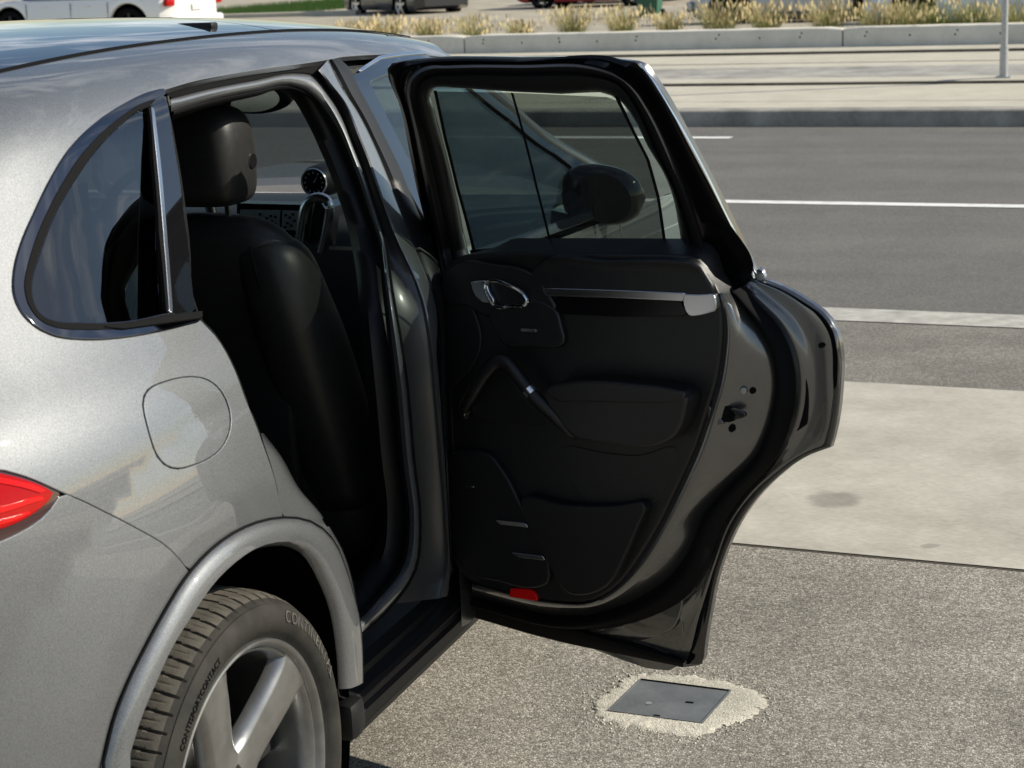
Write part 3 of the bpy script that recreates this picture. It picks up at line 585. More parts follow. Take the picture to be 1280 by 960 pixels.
# ---- tailgate and its window, both halves as one panel over the tail
def FT(a,b):
    """a: signed distance across the tail (0 centre), b: section v"""
    tt=-(AREF*math.pi/2)+np.abs(a);P=S(tt,b);P=P.copy();P[...,0]*=np.where(a>0,1,-1);return P
aT=AREF*math.pi/2+TGT
def NT(a,b):
    tt=-(AREF*math.pi/2)+np.abs(a);n=Snorm(tt,b).copy();n[...,0]*=np.where(a>0,1,-1);return n
tgp=np.array([(-aT+.005,vtt+.04),(-aT+.005,1.0),(-aT-.02,1.12),(-aT-.10,1.30),(-aT-.22,1.50),(-aT-.30,VR-.01)]+[(x,VR-.01) for x in np.linspace(-aT-.2,aT+.2,9)]+[(aT+.30,VR-.01),(aT+.22,1.50),(aT+.10,1.30),(aT+.02,1.12),(aT-.005,1.0),(aT-.005,vtt+.04),(aT+.11,vtt+.02),(aT+.11,vtb-.02),(.3,vtb-.04),(-.3,vtb-.04),(-aT-.11,vtb-.02),(-aT-.11,vtt+.02)])
rw=np.array([(-.62,1.06),(-.60,1.3),(-.55,1.44),(0,1.47),(.55,1.44),(.60,1.3),(.62,1.06),(0,1.03)])
panel('tailgate',FT,tgp,M['paint'],CAR,holes=[rw],h=.05,depth=.015,Nf=NT)
panel('rear_window',FT,rw*[.99,1],M['quarter_glass'],CAR,h=.06,depth=.004,Nf=NT)
# ---- tail light
tlp=np.vstack([tv_tt,tv_tb[1:],[tail_end_bot],[tail_end_top]]);tlc=tlp.mean(0)
TL=empty('tail_light',parent=CAR)
panel('light_housing',FSo(-.004),tlc+(tlp-tlc)*.995,M['lensblack'],TL,h=.02,depth=.02,rnd=.003)
inn=np.array([Sinv(p,.001) for p in sm([(66,616),(54,631),(40,642),(22,652),(-6,662),(-60,669),(-100,664),(-100,585),(-50,585),(0,592.5),(36,602),(58,611)],3,True)])
panel('red_lens',FSo(.0005),inn,M['redlens'],TL,h=.02,depth=.005,rnd=.002)
for bar in ([(-70,598),(0,597),(40,606),(58,613),(52,616),(30,609),(0,603),(-70,606)],[(-70,640),(0,634),(20,629),(33,624),(57,620),(55,624),(35,630),(18,636),(0,641),(-70,648)],[(-70,655),(0,650),(22,645),(40,638),(38,642),(20,650),(0,656),(-70,662)]):
    panel('light_bar',FSo(.0022),np.array([Sinv(p,.002) for p in bar]),M['redlens2'],TL,h=.02,depth=.003,rnd=.0012)
# ---- quarter window: outer trim, glass, chrome strip, black applique
win_in=[(213,392),(155,403.5),(104,404.5),(69,402),(51.6,394),(41,376),(38.5,356),(48,320),(69,265),(93,224),(120,186),(148,157),(172,138),(187,132)]
wi=np.array([Sinv(p,.003) for p in sm(win_in,4,False)]);wo=np.array([Sinv(p,.003) for p in sm(win_out,4,False)])
QW=empty('quarter_window',parent=CAR)
appl=np.array([Sinv(p,.003) for p in [(189,127),(206,119),(215,165),(224,217),(235,300),(244.5,388.5),(214,392),(210,345),(203,270),(196,195)]])
panel('window_trim',FSo(.004),np.vstack([wo,[Sinv((205.5,116),.003)],wi[::-1]]),M['dkchrome'],QW,h=.012,depth=.014,rnd=.003,rings=3,bh=.01)
wm=[( (np.array(a)+np.array(b))/2) for a,b in zip(resamp(sm(win_in,4,False),60),resamp(sm(win_out,4,False)[::-1][::-1],60))]
gl=np.array([Sinv(p,-.004) for p in sm([(x+(-1 if x<120 else 0),y) for x,y in win_in],4,False)]);glc=gl.mean(0)
vg_=gl[:,1].max()
panel('window_glass',lambda a,b: So(a,b,-.003-.075*np.clip(vg_-b,0,1)),glc+(gl-glc)*1.02,M['quarter_glass'],QW,h=.03,depth=.003)
panel('window_seal',FSo(.0055),np.array([Sinv(p,.005) for p in list(resamp(sm(win_in,5,False),70))+list((resamp(sm(win_in,5,False),70)*.62+resamp(sm(win_out,5,False),70)*.38)[::-1])]),M['rubber'],QW,h=.012,depth=.006,rnd=.001,bh=.008)
panel('pillar_applique',FSo(.002),appl,M['gloss'],QW,h=.03,depth=.012,rnd=.003)
panel('chrome_strip',FSo(.006),np.array([Sinv(p,.006) for p in sm([(189.5,134,1),(192,133,1),(200,195),(207,270),(212.5,340),(216,390,1),(212.5,391,1),(208.8,340),(203.2,270),(196.2,195)],3)]),M['satin'],QW,h=.02,depth=.008,rnd=.0015)
panel('divider_seal',FSo(.004),np.array([Sinv(p,.004) for p in [(186,134),(189.5,134),(196.2,195),(203.2,270),(208.8,340),(212.5,391),(209,391),(204.5,340),(198.5,270),(192,195)]]),M['rubber'],QW,h=.02,depth=.008,rnd=.001)
panel('sill_trim',FSo(.008),np.array([Sinv(p,.008) for p in [(253,389),(214,394.5),(155,405.5),(130,407.5),(155,409.5),(214,401.5),(253,396)]]),M['rubber'],QW,h=.02,depth=.008,rnd=.002)
# ---- wheel-arch trim (flare): rounded lip between the two traced lines
no=40
A=resamp(sm(flare_out,4,False),no);B=resamp(sm(flare_in,4,False),no)
Pa=np.array([So(*Sinv(p,.0),.0) for p in A]);Pb=[]
for p in B:
    q=Sinv(p,.012);Pb.append(So(*q,.012))
Pb=np.array(Pb)
# continue both lines round the back of the wheel, below the picture
ext=[]
for k in range(1,9):
    ext.append(k)
ra=Pa[0];rb=Pb[0]
extA=np.array([[Pa[0,0]+.004-.001*k,Pa[0,1]-.055*math.sin(k/8*1.5)*.9,Pa[0,2]-.040*k] for k in ext][::-1])
extB=np.array([[Pb[0,0]+.003-.001*k,Pb[0,1]-.060*math.sin(k/8*1.5)*.9,Pb[0,2]-.040*k] for k in ext][::-1])
Pa=np.vstack([extA,Pa]);Pb=np.vstack([extB,Pb]);xo=np.array([1,0,0.])
cen=np.array([0,0,.365])
def mid(f,out): 
    return Pa*(1-f)+Pb*f+xo*out
inw=(np.array([0,0,.365])-Pb)*[0,1,1];inw/=np.linalg.norm(inw,axis=1,keepdims=True)
fl=[Pa-xo*.012,Pa+xo*.0005,mid(.07,.008),mid(.22,.0135),mid(.55,.015),mid(.86,.012),mid(.96,.005),Pb-xo*.004+inw*.002,Pb-xo*.010+inw*.002]
fixn(loft('arch_trim',fl,M['paint'],CAR,ang=50))
tube('arch_seal',Pa+xo*.003,.0028,M['rubber'],CAR,n=6)
# front foot of the arch trim: dark mud flap piece
box('arch_foot',(.925,.447,.325),(.050,.070,.085),M['black'],CAR,.02)
# arch liner: black tunnel
th=np.linspace(-.45,math.pi+.45,40)
lin=[]
for X,r in ((.925,.452),(.86,.47),(.70,.475),(.55,.46)): lin.append(np.stack([np.full(40,X),r*np.cos(th)*1.0,.365+r*np.sin(th)],1))
lin.append(np.stack([np.full(40,.55),.02*np.cos(th),.365+.02*np.sin(th)],1))
loft('arch_liner',lin,M['rubber'],CAR)
# ---- roof glass and far side
def FR(a,b):
    """a: t along the roof, b: signed distance from the centre line"""
    P=S(a,VMAX-np.abs(b)).copy();P[...,0]*=np.where(b>=0,1,-1);return P
def NR(a,b):
    n=Snorm(a,VMAX-np.abs(b)).copy();n[...,0]*=np.where(b>=0,1,-1);return n
bw=VMAX-VR-.004
M['roofglass']=mat('roof_glass',(.010,.012,.016),.03,0,1,.0)
panel('glass_roof',FR,np.array([(-.42,-bw),(.5,-bw),(.98,-bw),(.98,bw),(.5,bw),(-.42,bw)]),M['roofglass'],CAR,h=.06,depth=.006,rnd=.002,Nf=NR)
panel('roof_front',FR,np.array([(.99,-bw),(1.3,-bw),(1.75,-bw),(1.75,bw),(1.3,bw),(.99,bw)]),M['roofglass'],CAR,h=.06,depth=.006,rnd=.002,Nf=NR)
panel('rear_spoiler',FR,np.array([(-1.71,-bw-.004),(-1.1,-bw-.004),(-.43,-bw),(-.43,bw),(-1.1,bw+.004),(-1.71,bw+.004)]),M['paint'],CAR,h=.06,depth=.02,rnd=.003,Nf=NR)
_NL=lambda a,b:Snorm(a,b)*np.array([-1,1,1.])
panel('rear_bumper',FSL,bump,M['paint'],CAR,h=.05,depth=.016,rnd=.002,Nf=_NL)
panel('tail_light',FSL,tlp,M['redlens'],CAR,h=.03,depth=.01,rnd=.002,Nf=_NL)
box('wind_deflector',(.44,.90,1.688),(.09,.03,.014),M['black'],CAR,.004)
loft('roof_seal',[np.array([So(a,VR-.012,.001) for a in np.linspace(-.42,1.75,40)]),np.array([So(a,VR-.006,.004) for a in np.linspace(-.42,1.75,40)]),np.array([So(a,VR+.004,.001) for a in np.linspace(-.42,1.75,40)])],M['rubber'],CAR)
sidepoly=np.array([(-.86,.04),(-.47,.04),(-.47,.3),(-.36,.5),(-.18,.60),(0,.63),(.2,.57),(.33,.43),(.42,.2),(.43,.04),(2.28,.04),(2.30,.3),(2.38,.48),(2.55,.58),(2.7,.60),(2.7,.80),(2.3,.86),(2.1,.95),(1.66,1.48),(1.80,1.5),(1.80,VR),(-.42,VR),(-.52,VR-.03),(-.60,1.50),(-.68,1.38),(-.74,1.25),(-.78,1.12),(TGT,1.0),(TGT,.6)])
sw=np.array([(-.35,1.04),(-.30,1.2),(-.05,1.38),(.3,1.42),(1.45,1.42),(1.85,1.12),(1.97,.99),(.5,.98)])
panel('far_side',FSL,sidepoly,M['paint'],CAR,holes=[sw],h=.07,depth=.015,Nf=lambda a,b:Snorm(a,b)*np.array([-1,1,1.]))
panel('far_window',FSL,np.array([(-.35,1.04),(-.30,1.2),(-.05,1.38),(.3,1.42),(.95,1.42),(.97,.985),(.5,.98)]),M['quarter_glass'],CAR,h=.08,depth=.004,Nf=lambda a,b:Snorm(a,b)*np.array([-1,1,1.]))
panel('far_front_window',FSL,np.array([(.99,.985),(.97,1.42),(1.45,1.42),(1.85,1.12),(1.97,.99)]),M['glass'],CAR,h=.08,depth=.004,Nf=lambda a,b:Snorm(a,b)*np.array([-1,1,1.]))
# ---- front wing, bonnet, windscreen
wing=np.array([(2.235,.10),(2.25,.3),(2.33,.46),(2.5,.56),(2.7,.60)]+[(2.815+.50*math.cos(a),.165+.45*math.sin(a)) for a in np.linspace(1.5,.2,8)]+[(3.50,.3),(3.55,.55),(3.45,.72),(3.0,.80),(2.45,.825),(2.24,.825)])
panel('front_wing',FS,wing,M['paint'],CAR,h=.06,depth=.014)
def hood_pt(a,b):
    """a: -1..1 across, b: Y"""
    a=np.asarray(a,float);b=np.asarray(b,float);k=sst(2.45,3.75,b);W=.86-.16*k
    z=1.085-.12*k-.10*np.clip((b-3.3)/.5,0,1)**2-.085*np.abs(a)**3
    return np.stack([W*a,b,z],-1)
panel('bonnet',lambda a,b:hood_pt(a,b),np.array([(-1,2.55),(0,2.66),(1,2.55),(1,3.1),(.95,3.5),(.6,3.72),(0,3.78),(-.6,3.72),(-.95,3.5),(-1,3.1)]),M['paint'],CAR,h=.09,depth=.015)
wl=[]
for f in np.linspace(0,1,7):
    y=1.83+(2.60-1.83)*f;z=1.585+(1.085-1.585)*f-.03*math.sin(math.pi*f)*-1;hw=.60+.18*f
    xs=np.linspace(-hw,hw,17);wl.append(np.stack([xs,y+.10*(1-(xs/hw)**2),z+.02*(1-(xs/hw)**2)],1))
loft('windscreen',wl,M['windshield'],CAR)
for s in (1,-1):
    pts=np.array([So(*tvYZ(y,z),-.024)*[s,1,1] for y,z in ((1.60,1.625),(1.80,1.565),(2.02,1.45),(2.27,1.30),(2.48,1.165),(2.60,1.10))])
    tube('a_pillar',Spl(np.arange(6),pts)(np.linspace(0,5,18)),.026,M['paint'],CAR,n=10)
nose=[]
for z,y in ((.28,3.62),(.45,3.74),(.6,3.78),(.75,3.78),(.88,3.74)):
    xs=np.linspace(-.80,.80,17);nose.append(np.stack([xs,y-.5*np.abs(xs/.9)**3,np.full(17,z)],1))
loft('front_bumper',nose,M['paint'],CAR)
# ---- front side door (closed): skin, frame, glass, mirror
FD=empty('front_door',parent=CAR)
panel('door_skin',FS,np.array([(1.065,.105),(2.225,.105),(2.23,.5),(2.225,.825),(1.055,.865),(1.02,.7),(1.05,.3)]),M['paint'],FD,h=.06,depth=.014)
def tvl(l): return np.array([tvYZ(y,z) for y,z in l])
fr_o=[(1.165,1.125),(1.12,1.22),(1.09,1.40),(1.075,1.56),(1.30,1.585),(1.62,1.572),(1.80,1.515),(2.05,1.39),(2.30,1.235),(2.38,1.085)]
fr_i=[(1.215,1.145),(1.19,1.27),(1.16,1.45),(1.145,1.545),(1.32,1.556),(1.60,1.545),(1.77,1.49),(2.0,1.375),(2.19,1.26),(2.29,1.105)]
panel('window_frame',FSo(.001),tvl(fr_o),M['gloss'],FD,holes=[tvl(fr_i)],h=.03,depth=.02,rnd=.003)
panel('window_glass',FSo(-.006),tvl(fr_i)*1.0,M['glass'],FD,h=.05,depth=.003)
panel('window_chrome',FSo(.004),tvl([(1.12,1.571),(1.30,1.590),(1.64,1.578),(1.64,1.574),(1.30,1.586),(1.12,1.567)]),M['chrome'],FD,h=.03,depth=.01,rnd=.002)
MR=[]
for f in np.linspace(-1,1,13):
    r=math.sqrt(max(0,1-abs(f)**2.6));th=np.linspace(0,2*np.pi,22,endpoint=False)
    MR.append(np.stack([np.full(22,0.945+.115*f),2.17+.055*np.cos(th)*r*(1-.25*f)+.03*f,1.148-.012*f+(.085*np.sin(th))*r*(1-.1*f)-.0*f],1))
SM=loft('side_mirror',MR,M['gloss'],FD,closed=True,cap=True)
loft('mirror_glass',[np.array([[0.965+.078*math.cos(a)*k,2.106+.012*math.cos(a)*k,1.148-.012*math.cos(a)+.068*math.sin(a)*k] for a in np.linspace(0,2*np.pi,24)]) for k in (1,.01)],M['dkchrome'],FD)
tube('mirror_stalk',[[.86,2.2,1.08],[.90,2.19,1.085],[.95,2.18,1.10]],[.028,.024,.03],M['black'],FD)
tube('steering_wheel',[[-.37+.19*math.cos(a),1.98+.06*math.sin(a),1.06+.18*math.sin(a)] for a in np.linspace(0,2*np.pi,40)[:-1]],.016,M['leather'],CAR,closed=True)
# ---- sill
sp=np.array([(.80,.415),(.885,.40),(.905,.385),(.908,.372),(.93,.362),(.937,.352),(.932,.345),(.934,.335),(.941,.325),(.938,.300),(.925,.290),(.925,.282),(.915,.262),(.89,.248),(.80,.245)])
loft('side_sill',[np.stack([sp[:,0],np.full(len(sp),y),sp[:,1]],1) for y in (.44,.7,1.0,1.075,1.5,2.3)],M['black'],CAR,ang=20)
# ================================================================== open rear door (a part of the car; its pieces are sub-parts)
DTH=math.radians(73.5);HG=np.array([.905,1.09,0])
DE=np.array([math.sin(DTH),-math.cos(DTH),0]);DN=np.array([-math.cos(DTH),-math.sin(DTH),0])  # along the door, towards its inside
def DW(z,off=0.):
    t=np.clip((np.asarray(z,float)-1.18)/.42,0,1);return -.045+off+.24*t*(.85+.15*t)
def DP(u,z,off=0.):
    u=np.asarray(u,float);z=np.asarray(z,float);w_=DW(z,off)
    return HG+u[...,None]*DE+w_[...,None]*DN+z[...,None]*np.array([0,0,1.])
def Dinv(p,off=0.):
    d=ray(p);lo,hi=1.5,9.
    g=lambda t:(CAMO+t*d-HG)@DN-DW((CAMO+t*d)[2],off)
    s=g(lo)
    for _ in range(50):
        m_=(lo+hi)/2
        if s*g(m_)<=0: hi=m_
        else: lo=m_
    P=CAMO+lo*d;return np.array([(P-HG)@DE,P[2]])
DR=empty('rear_door',parent=CAR)
def dpx(pts,off,n=4,closed=True): return np.array([Dinv(p,off) for p in sm(pts,n,closed)])
def dcurve(pts,off,n=5): 
    q=np.array([Dinv(p,off) for p in sm(pts,n,False)]);return DP(q[:,0],q[:,1],off)
def slab(name,pts,off,th,m,rnd=.003,h=.03,holes=(),n=4,rings=3,back=False):
    F=lambda a,b:DP(a,b,off)
    def Nf(a,b):
        e=2e-3;nn=np.cross(F(a+e,b)-F(a-e,b),F(a,b+e)-F(a,b-e));nn/=np.linalg.norm(nn,axis=-1,keepdims=True)
        s=np.sign((nn*DN).sum(-1,keepdims=True));return nn*s
    return panel(name,F,dpx(pts,off,n),m,DR,holes=[dpx(x,off,n) for x in holes],h=h,depth=th,rnd=rnd,rings=rings,Nf=Nf,back=back)
glass_open=[(536,114),(544,108.5),(560,109),(636,114),(700,117),(770,121),(792,147),(811,185),(830,216),(842,247),(849,285),(853.5,326,1),(842,330,1),(700,327),(587,324,1),(583,310),(570,247),(555,185),(541,134)]
# outer skin and its hem
outer=[(580,768,1),(700,802),(800,822,1),(853,834,1),(878,830,1),(881,800),(888,760),(896,720),(906,690),(922,655),(945,622),(975,592),(1008,569),(1038,558,1),(1046,520),(1050,480),(1050,437),(1043,410),(1030,392),(1006,375),(976,358),(950,349,1),(944,345,1),(905,262),(858,172),(826,115),(800,79,1),(790,77),(650,72.5),(520,74.5),(487,80,1),(484,90),(489,106),(499,129),(511,185),(521,235),(536,297),(541,335),(551,352),(551,420),(554,500),(558,600),(564,700),(574,745)]
slab('door_skin',outer,.012,.014,M['paint_jamb'],.002,.04,[[(x,y) for x,y,*_ in glass_open]],n=3,back=True)
# black edge of the hem
hem=sm(outer,3,True)
# jamb relief: seven matched lines from the belt round to the hinge
J0=[(893,367),(897,385),(899,410),(897,440),(890,480),(880,512),(866,555),(845,602),(822,650),(795,695),(768,730),(738,748),(690,748),(590,724)]
J1=[(905,366),(912,385),(916,412),(914,445),(908,482),(898,515),(884,560),(862,610),(836,660),(806,708),(774,740),(742,757),(690,757),(590,734)]
J1b=[(911,366),(921,385),(931,412),(935,445),(930,482),(921,517),(908,562),(882,611),(856,652),(834,694),(805,728),(764,754),(704,763),(590,740)]
J2=[(918,365),(934,385),(950,410),(963,440),(967,475),(962,517),(944,568),(903,612),(876,645),(862,681),(838,716),(788,751),(715,769),(590,745)]
J3=[(922,362),(940,384),(960,407),(977,437),(984,475),(977,523),(956,574),(917,616),(891,651),(876,691),(852,728),(800,762),(720,779),(590,752)]
J4=[(929,358),(950,381),(972,404),(988,435),(996,475),(990,528),(967,580),(929,621),(903,661),(888,701),(865,742),(810,774),(726,788),(590,757)]
J45=[(936,353),(966,373),(994,398),(1012,428),(1019,475),(1008,538),(974,578),(936,615),(908,656),(891,701),(869,755),(830,802),(722,796),(588,762)]
J5=[(946,350),(982,364),(1014,387),(1035,415),(1041,470),(1032,552),(985,580),(942,616),(913,656),(895,704),(874,770),(855,829),(715,803),(583,768)]
def dl(name,lines,m,ang=60): return loft(name,[dcurve(l,o) for l,o in lines],m,DR,ang=ang)
def blend(a,b,f): return [(x1*(1-f)+x2*f,y1*(1-f)+y2*f) for (x1,y1),(x2,y2) in zip(a,b)]
dl('door_jamb',[(J0,.085),(blend(J0,J1,.6),.108),(J1,.106),(blend(J1,J1b,.5),.094),(J1b,.080),(blend(J1b,J2,.55),.066),(J2,.052),(blend(J2,J3,.3),.045)],M['paint_jamb'],80)
sl_=[]
c2=dcurve(blend(J2,J3,.15),.05);c4=dcurve(blend(J3,J4,.9),.042)
ctr=dcurve(J3,.062)
for k in np.linspace(0,1,9):
    a=math.pi*k;sl_.append(c2*(1-k)+c4*k+DN*.026*math.sin(a))
loft('door_seal',sl_,M['rubber'],DR,ang=80)
dl('door_flange',[(blend(J3,J4,.8),.042),(J4,.030),(blend(J4,J45,.35),.034),(blend(J4,J45,.7),.026),(J45,.022),(blend(J45,J5,.5),.026),(J5,.022)],M['paint_jamb'],80)
hm=[]
e0=[(950,349),(976,358),(1006,375),(1030,392),(1043,410),(1050,437),(1050,480),(1046,520),(1038,558)]
e1=[(946,352),(973,363),(1002,380),(1025,397),(1037,414),(1042.5,438),(1042.5,480),(1038,520),(1030,554)]
dl('hem_edge',[(e0,.010),(e0,.020),(blend(e0,e1,.5),.026),(e1,.023)],M['gloss'],80)
f0=[(1038,558),(1008,569),(975,592),(945,622),(922,655),(906,690),(896,720),(888,760),(881,800),(878,830)]
f1=[(1030,553),(1000,565),(968,588),(938,618),(914,652),(897,688),(886,720),(877,760),(868,800),(857,830)]
dl('arch_edge',[(f0,.010),(f0,.022),(blend(f0,f1,.35),.024),(f1,.020)],M['gloss'],80)
# wedge recess in the shoulder and the triangular drain patch
slab('shoulder_recess',[(1001,452),(1006,470),(1009,500),(1007,530,1),(990,542,1),(995,510),(999,480)],.031,.004,M['rubber'],.002,.02)
slab('drain_patch',[(778,781),(800,774),(826,757),(848,738),(851,746),(848,768),(838,786),(822,792),(798,790)],.036,.005,M['paint_jamb'],.003,.02)
# sill seal along the bottom
dl('bottom_seal',[([(583,742),(650,757),(720,783),(800,806),(853,822)],.030),([(583,746),(650,762),(720,788),(800,811),(854,826)],.046),([(583,756),(650,772),(720,795),(800,817),(854,830)],.046),([(583,768),(650,788),(720,806),(800,823),(854,834)],.030)],M['rubber'],60)
slab('bottom_pad',[(586,726),(640,741),(690,751),(738,760),(785,756),(830,742),(852,780),(849,815),(800,803),(715,780),(640,757),(586,744)],.026,.004,M['paint_jamb'],.002,.03)
# closed hinge-side end of the door box
el=[]
for w_ in (-.030,.0,.035,.062):
    el.append(np.array([HG+DE*(.046+.012*(w_>.03))+DN*w_+np.array([0,0,z]) for z in np.linspace(.31,1.13,14)]))
loft('door_end',el,M['paint_jamb'],DR)
# ---- window frame: metal edge, rubber, inner trim
fo=[(541,338,1),(536,297),(521,235),(511,185),(499,129),(490,106),(487,92),(490,82),(520,76.5),(650,75),(790,79.5),(799,85),(824,117),(856,176),(902,264),(940,344),(918,362,1)]
fr1=[(553,346,1),(547,310),(537,260),(527,210),(516,155),(509,122),(508,104),(514,93),(527,84),(560,81.5),(650,81),(745,83.5),(774,94),(792,108),(806,127),(838,187),(868,265),(893,350),(897,368,1)]
fr2=[(566,330,1),(558,290),(545,230),(531,170),(521,135),(520,115),(526,103),(541,95),(575,92),(650,92),(748,95),(768,101),(780,111),(797,138),(820,190),(846,247),(862,300),(872,335,1)]
gin=[(587,324),(583,310),(570,247),(555,185),(541,134),(537,116),(544,108.5),(560,109),(636,114),(700,117),(768,120),(774,124),(792,147),(811,185),(830,216),(842,247),(849,285),(853.5,326)]
def rs(l,n=50): return [tuple(q) for q in resamp(sm(l,5,False),n)]
fo_,fr1_,fr2_,gin_=rs(fo),rs(fr1),rs(fr2),rs(gin)
dl('frame_edge',[(fo_,.012),(fo_,.024),(blend(fo_,fr1_,.35),.027),(blend(fo_,fr1_,.5),.020),(blend(fo_,fr1_,.9),.024),(fr1_,.03)],M['inlay'],50)
dl('frame_seal',[(fr1_,.026),(blend(fr1_,fr2_,.12),.050),(blend(fr1_,fr2_,.35),.062),(blend(fr1_,fr2_,.6),.058),(blend(fr1_,fr2_,.85),.048),(fr2_,.046)],M['black'],70)
dl('frame_trim',[(blend(fr1_,fr2_,.95),.046),(blend(fr2_,gin_,.15),.058),(blend(fr2_,gin_,.5),.056),(blend(fr2_,gin_,.85),.044),(gin_,.028),(gin_,.010)],M['black'],70)
# bright strip on the trailing edge of the frame
cs=[(800,79),(815,98),(826,115),(842,142),(858,170),(882,215),(905,262),(926,305),(945,347)]
dl('chrome_edge',[(cs,.0),([(x+1.5,y-.5) for x,y in cs],.010),([(x-1,y+.5) for x,y in cs],.019),([(x-3,y+1) for x,y in cs],.020)],M['chrome'],60)
slab('edge_clip',[(946,338),(951,337),(956,347),(954,350),(946,350)],.022,.01,M['satin'],.001,.01,n=1)
# glass and the raised sun shade
slab('window_glass',[(534,113),(542,106),(560,106),(640,111),(772,118),(795,146),(833,214),(846,247),(857,328),(583,326),(566,245),(540,135)],.022,.004,M['glass'],.0005,.05,n=1)
slab('sun_shade',[(545,115,1),(640,116.5,1),(770,122.5,1),(791,165),(809,200),(822,247),(832,319,1),(700,317,1),(591,316,1),(572,235),(556,170)],.034,.0015,M['shade'],.0003,.05,n=3)
slab('shade_seam',[(638.5,116),(641,116),(656,170),(672,235),(692,317),(689.5,317),(669.5,235),(653.5,170)],.037,.001,M['rubber'],.0003,.01,n=1)
slab('shade_side',[(542,114),(545,114),(557,170),(573,235),(593,317),(590,317),(570,235),(554,170)],.038,.002,M['rubber'],.0003,.01,n=1)
slab('shade_side',[(768,121),(772,121),(793,165),(811,200),(824,247),(834,320),(831,320),(821,247),(808,200),(790,165)],.038,.002,M['rubber'],.0003,.01,n=1)
slab('shade_rail',[(588,314,1),(700,315,1),(842,317,1),(847,324,1),(700,322,1),(588,321,1)],.045,.012,M['rubber'],.003,.02,n=1)
# ---- trim panel and what sits on it
T=[(553,352),(560,337),(571,327),(592,321,1),(700,322),(845,324,1),(868,329),(884,351),(893,367),(898,392),(897,440),(890,480),(880,512),(866,555),(845,602),(822,650),(795,695),(768,730),(738,748),(695,749),(640,739),(588,723),(568,700),(561,650),(557,560),(553,480),(551,420)]
slab('trim_panel',T,.105,.06,M['leather'],.008,.03,rings=4,n=3)
slab('belt_pad',[(676,332),(760,330),(845,330),(868,333),(882,351),(890,365),(860,366.5),(760,362),(684,359),(664,345)],.118,.015,M['leather'],.006,.03,rings=4)
slab('handle_pod',[(557,342),(570,332),(620,334),(657,341),(674,354),(684,370),(693,388),(640,394),(600,390),(585,380),(560,378)],.118,.02,M['leather'],.006,.03,rings=4)
slab('switch_pod',[(613,394),(694,390),(699,408),(703,428),(660,431),(632,430),(621,415)],.120,.02,M['leather'],.005,.02,rings=4)
slab('window_switch',[(651,411),(664,411.5),(670,412.5),(670,415),(651,414)],.124,.006,M['satin'],.001,.01,n=1)
slab('tweeter_cover',[(552,384),(570,378),(585,381),(594,398),(599,432),(590,455),(572,475),(557,486),(553,440)],.112,.012,M['black'],.004,.02,rings=3)
slab('gloss_inlay',[(682,370,1),(770,372),(850,377,1),(853,384),(858,394,1),(770,395),(691,391,1)],.114,.012,M['inlay'],.002,.02,n=1)
slab('trim_strip',[(679,361.5,1),(770,364),(856,367.5,1),(853,375.5,1),(770,371.5),(682,368.5,1)],.122,.014,M['satin'],.003,.01,n=1)
slab('trim_strip_end',[(856,369,1),(875,369.5),(890,368.5,1),(893,378),(893.5,387,1),(884,390.5),(871,393.5),(862,393.5),(858,389),(855.5,381),(854.5,375,1)],.122,.016,M['satin'],.003,.01,rings=4)
ring=[(607,356),(611,352),(619,351),(634,356),(649,363.5),(656,370),(659,377),(656,381.5),(640,382),(624,384.5),(616,380),(611,372)]
rg=dpx(ring,.128,4);tube('door_handle',DP(rg[:,0],rg[:,1],.128),.0042,M['chrome'],DR,n=8,closed=True)
slab('handle_cup',ring,.116,.01,M['gloss'],.002,.02)
slab('handle_lever',[(589,353.5,1),(606,352,1),(610,366),(616,377),(603,377,1),(594,368)],.129,.008,M['chrome'],.003,.01)
# pull handle, armrest, pocket, speaker
pull_px=[(583,517),(581,508),(590,492),(604,469),(616,455),(626,451),(636,456),(650,474),(667,495),(690,516),(712,536),(722,541)]
go=[.11,.125,.14,.15,.155,.155,.155,.155,.155,.15,.14,.12]
P=[DP(*[np.array(c) for c in Dinv(p_,o_)],o_) for p_,o_ in zip(pull_px,go)]
P=Spl(np.arange(12),np.array(P))(np.linspace(0,11,40))
tube('pull_handle',P,.0155,M['leather'],DR,n=12,sq=.8)
for p_,o_ in (((665,493),.155),((583,511),.122)):
    q=Dinv(p_,o_);c=DP(q[0],q[1],o_);k=int(np.argmin(np.linalg.norm(P-c,axis=1)));tube('handle_ring',P[max(k-1,0):k+1],.0168,M['chrome'],DR,n=14,cap=False,sq=.82)
slab('handle_recess',[(586,512),(600,488),(618,464),(632,470),(655,498),(686,530),(640,528),(600,524)],.107,.004,M['black'],.002,.03)
slab('armrest',[(683,492),(715,482),(750,481),(790,484.5),(830,489),(853,496),(851,512),(845,532),(836,544),(821,552),(790,555.5),(750,550),(716,542),(700,522)],.165,.065,M['leather'],.008,.02,rings=5)
slab('armrest_pad',[(684,489),(715,480.5),(750,479.5),(790,483),(830,487.5),(855,495),(840,499),(800,501),(760,500),(720,499),(695,498)],.170,.02,M['leather'],.006,.02,rings=4)
slab('map_pocket',[(652,625),(700,633),(771,634.5),(804,631.5),(795,655),(779,692),(757,730),(741,739),(710,739.5),(696,722),(681,693),(665,661)],.135,.035,M['black'],.005,.025,rings=4)
slab('lower_recess',[(705,560),(750,566),(800,570),(845,560),(838,590),(815,628),(771,631),(735,628),(715,600)],.107,.004,M['leather'],.002,.03)
slab('speaker_grille',[(562,575),(566,568.5),(575,567),(609,570),(624,587),(646,627),(665,665),(684,715),(682,727),(671,732),(621,724),(587,715),(570,692),(563,640)],.122,.022,M['black'],.006,.025,rings=4)
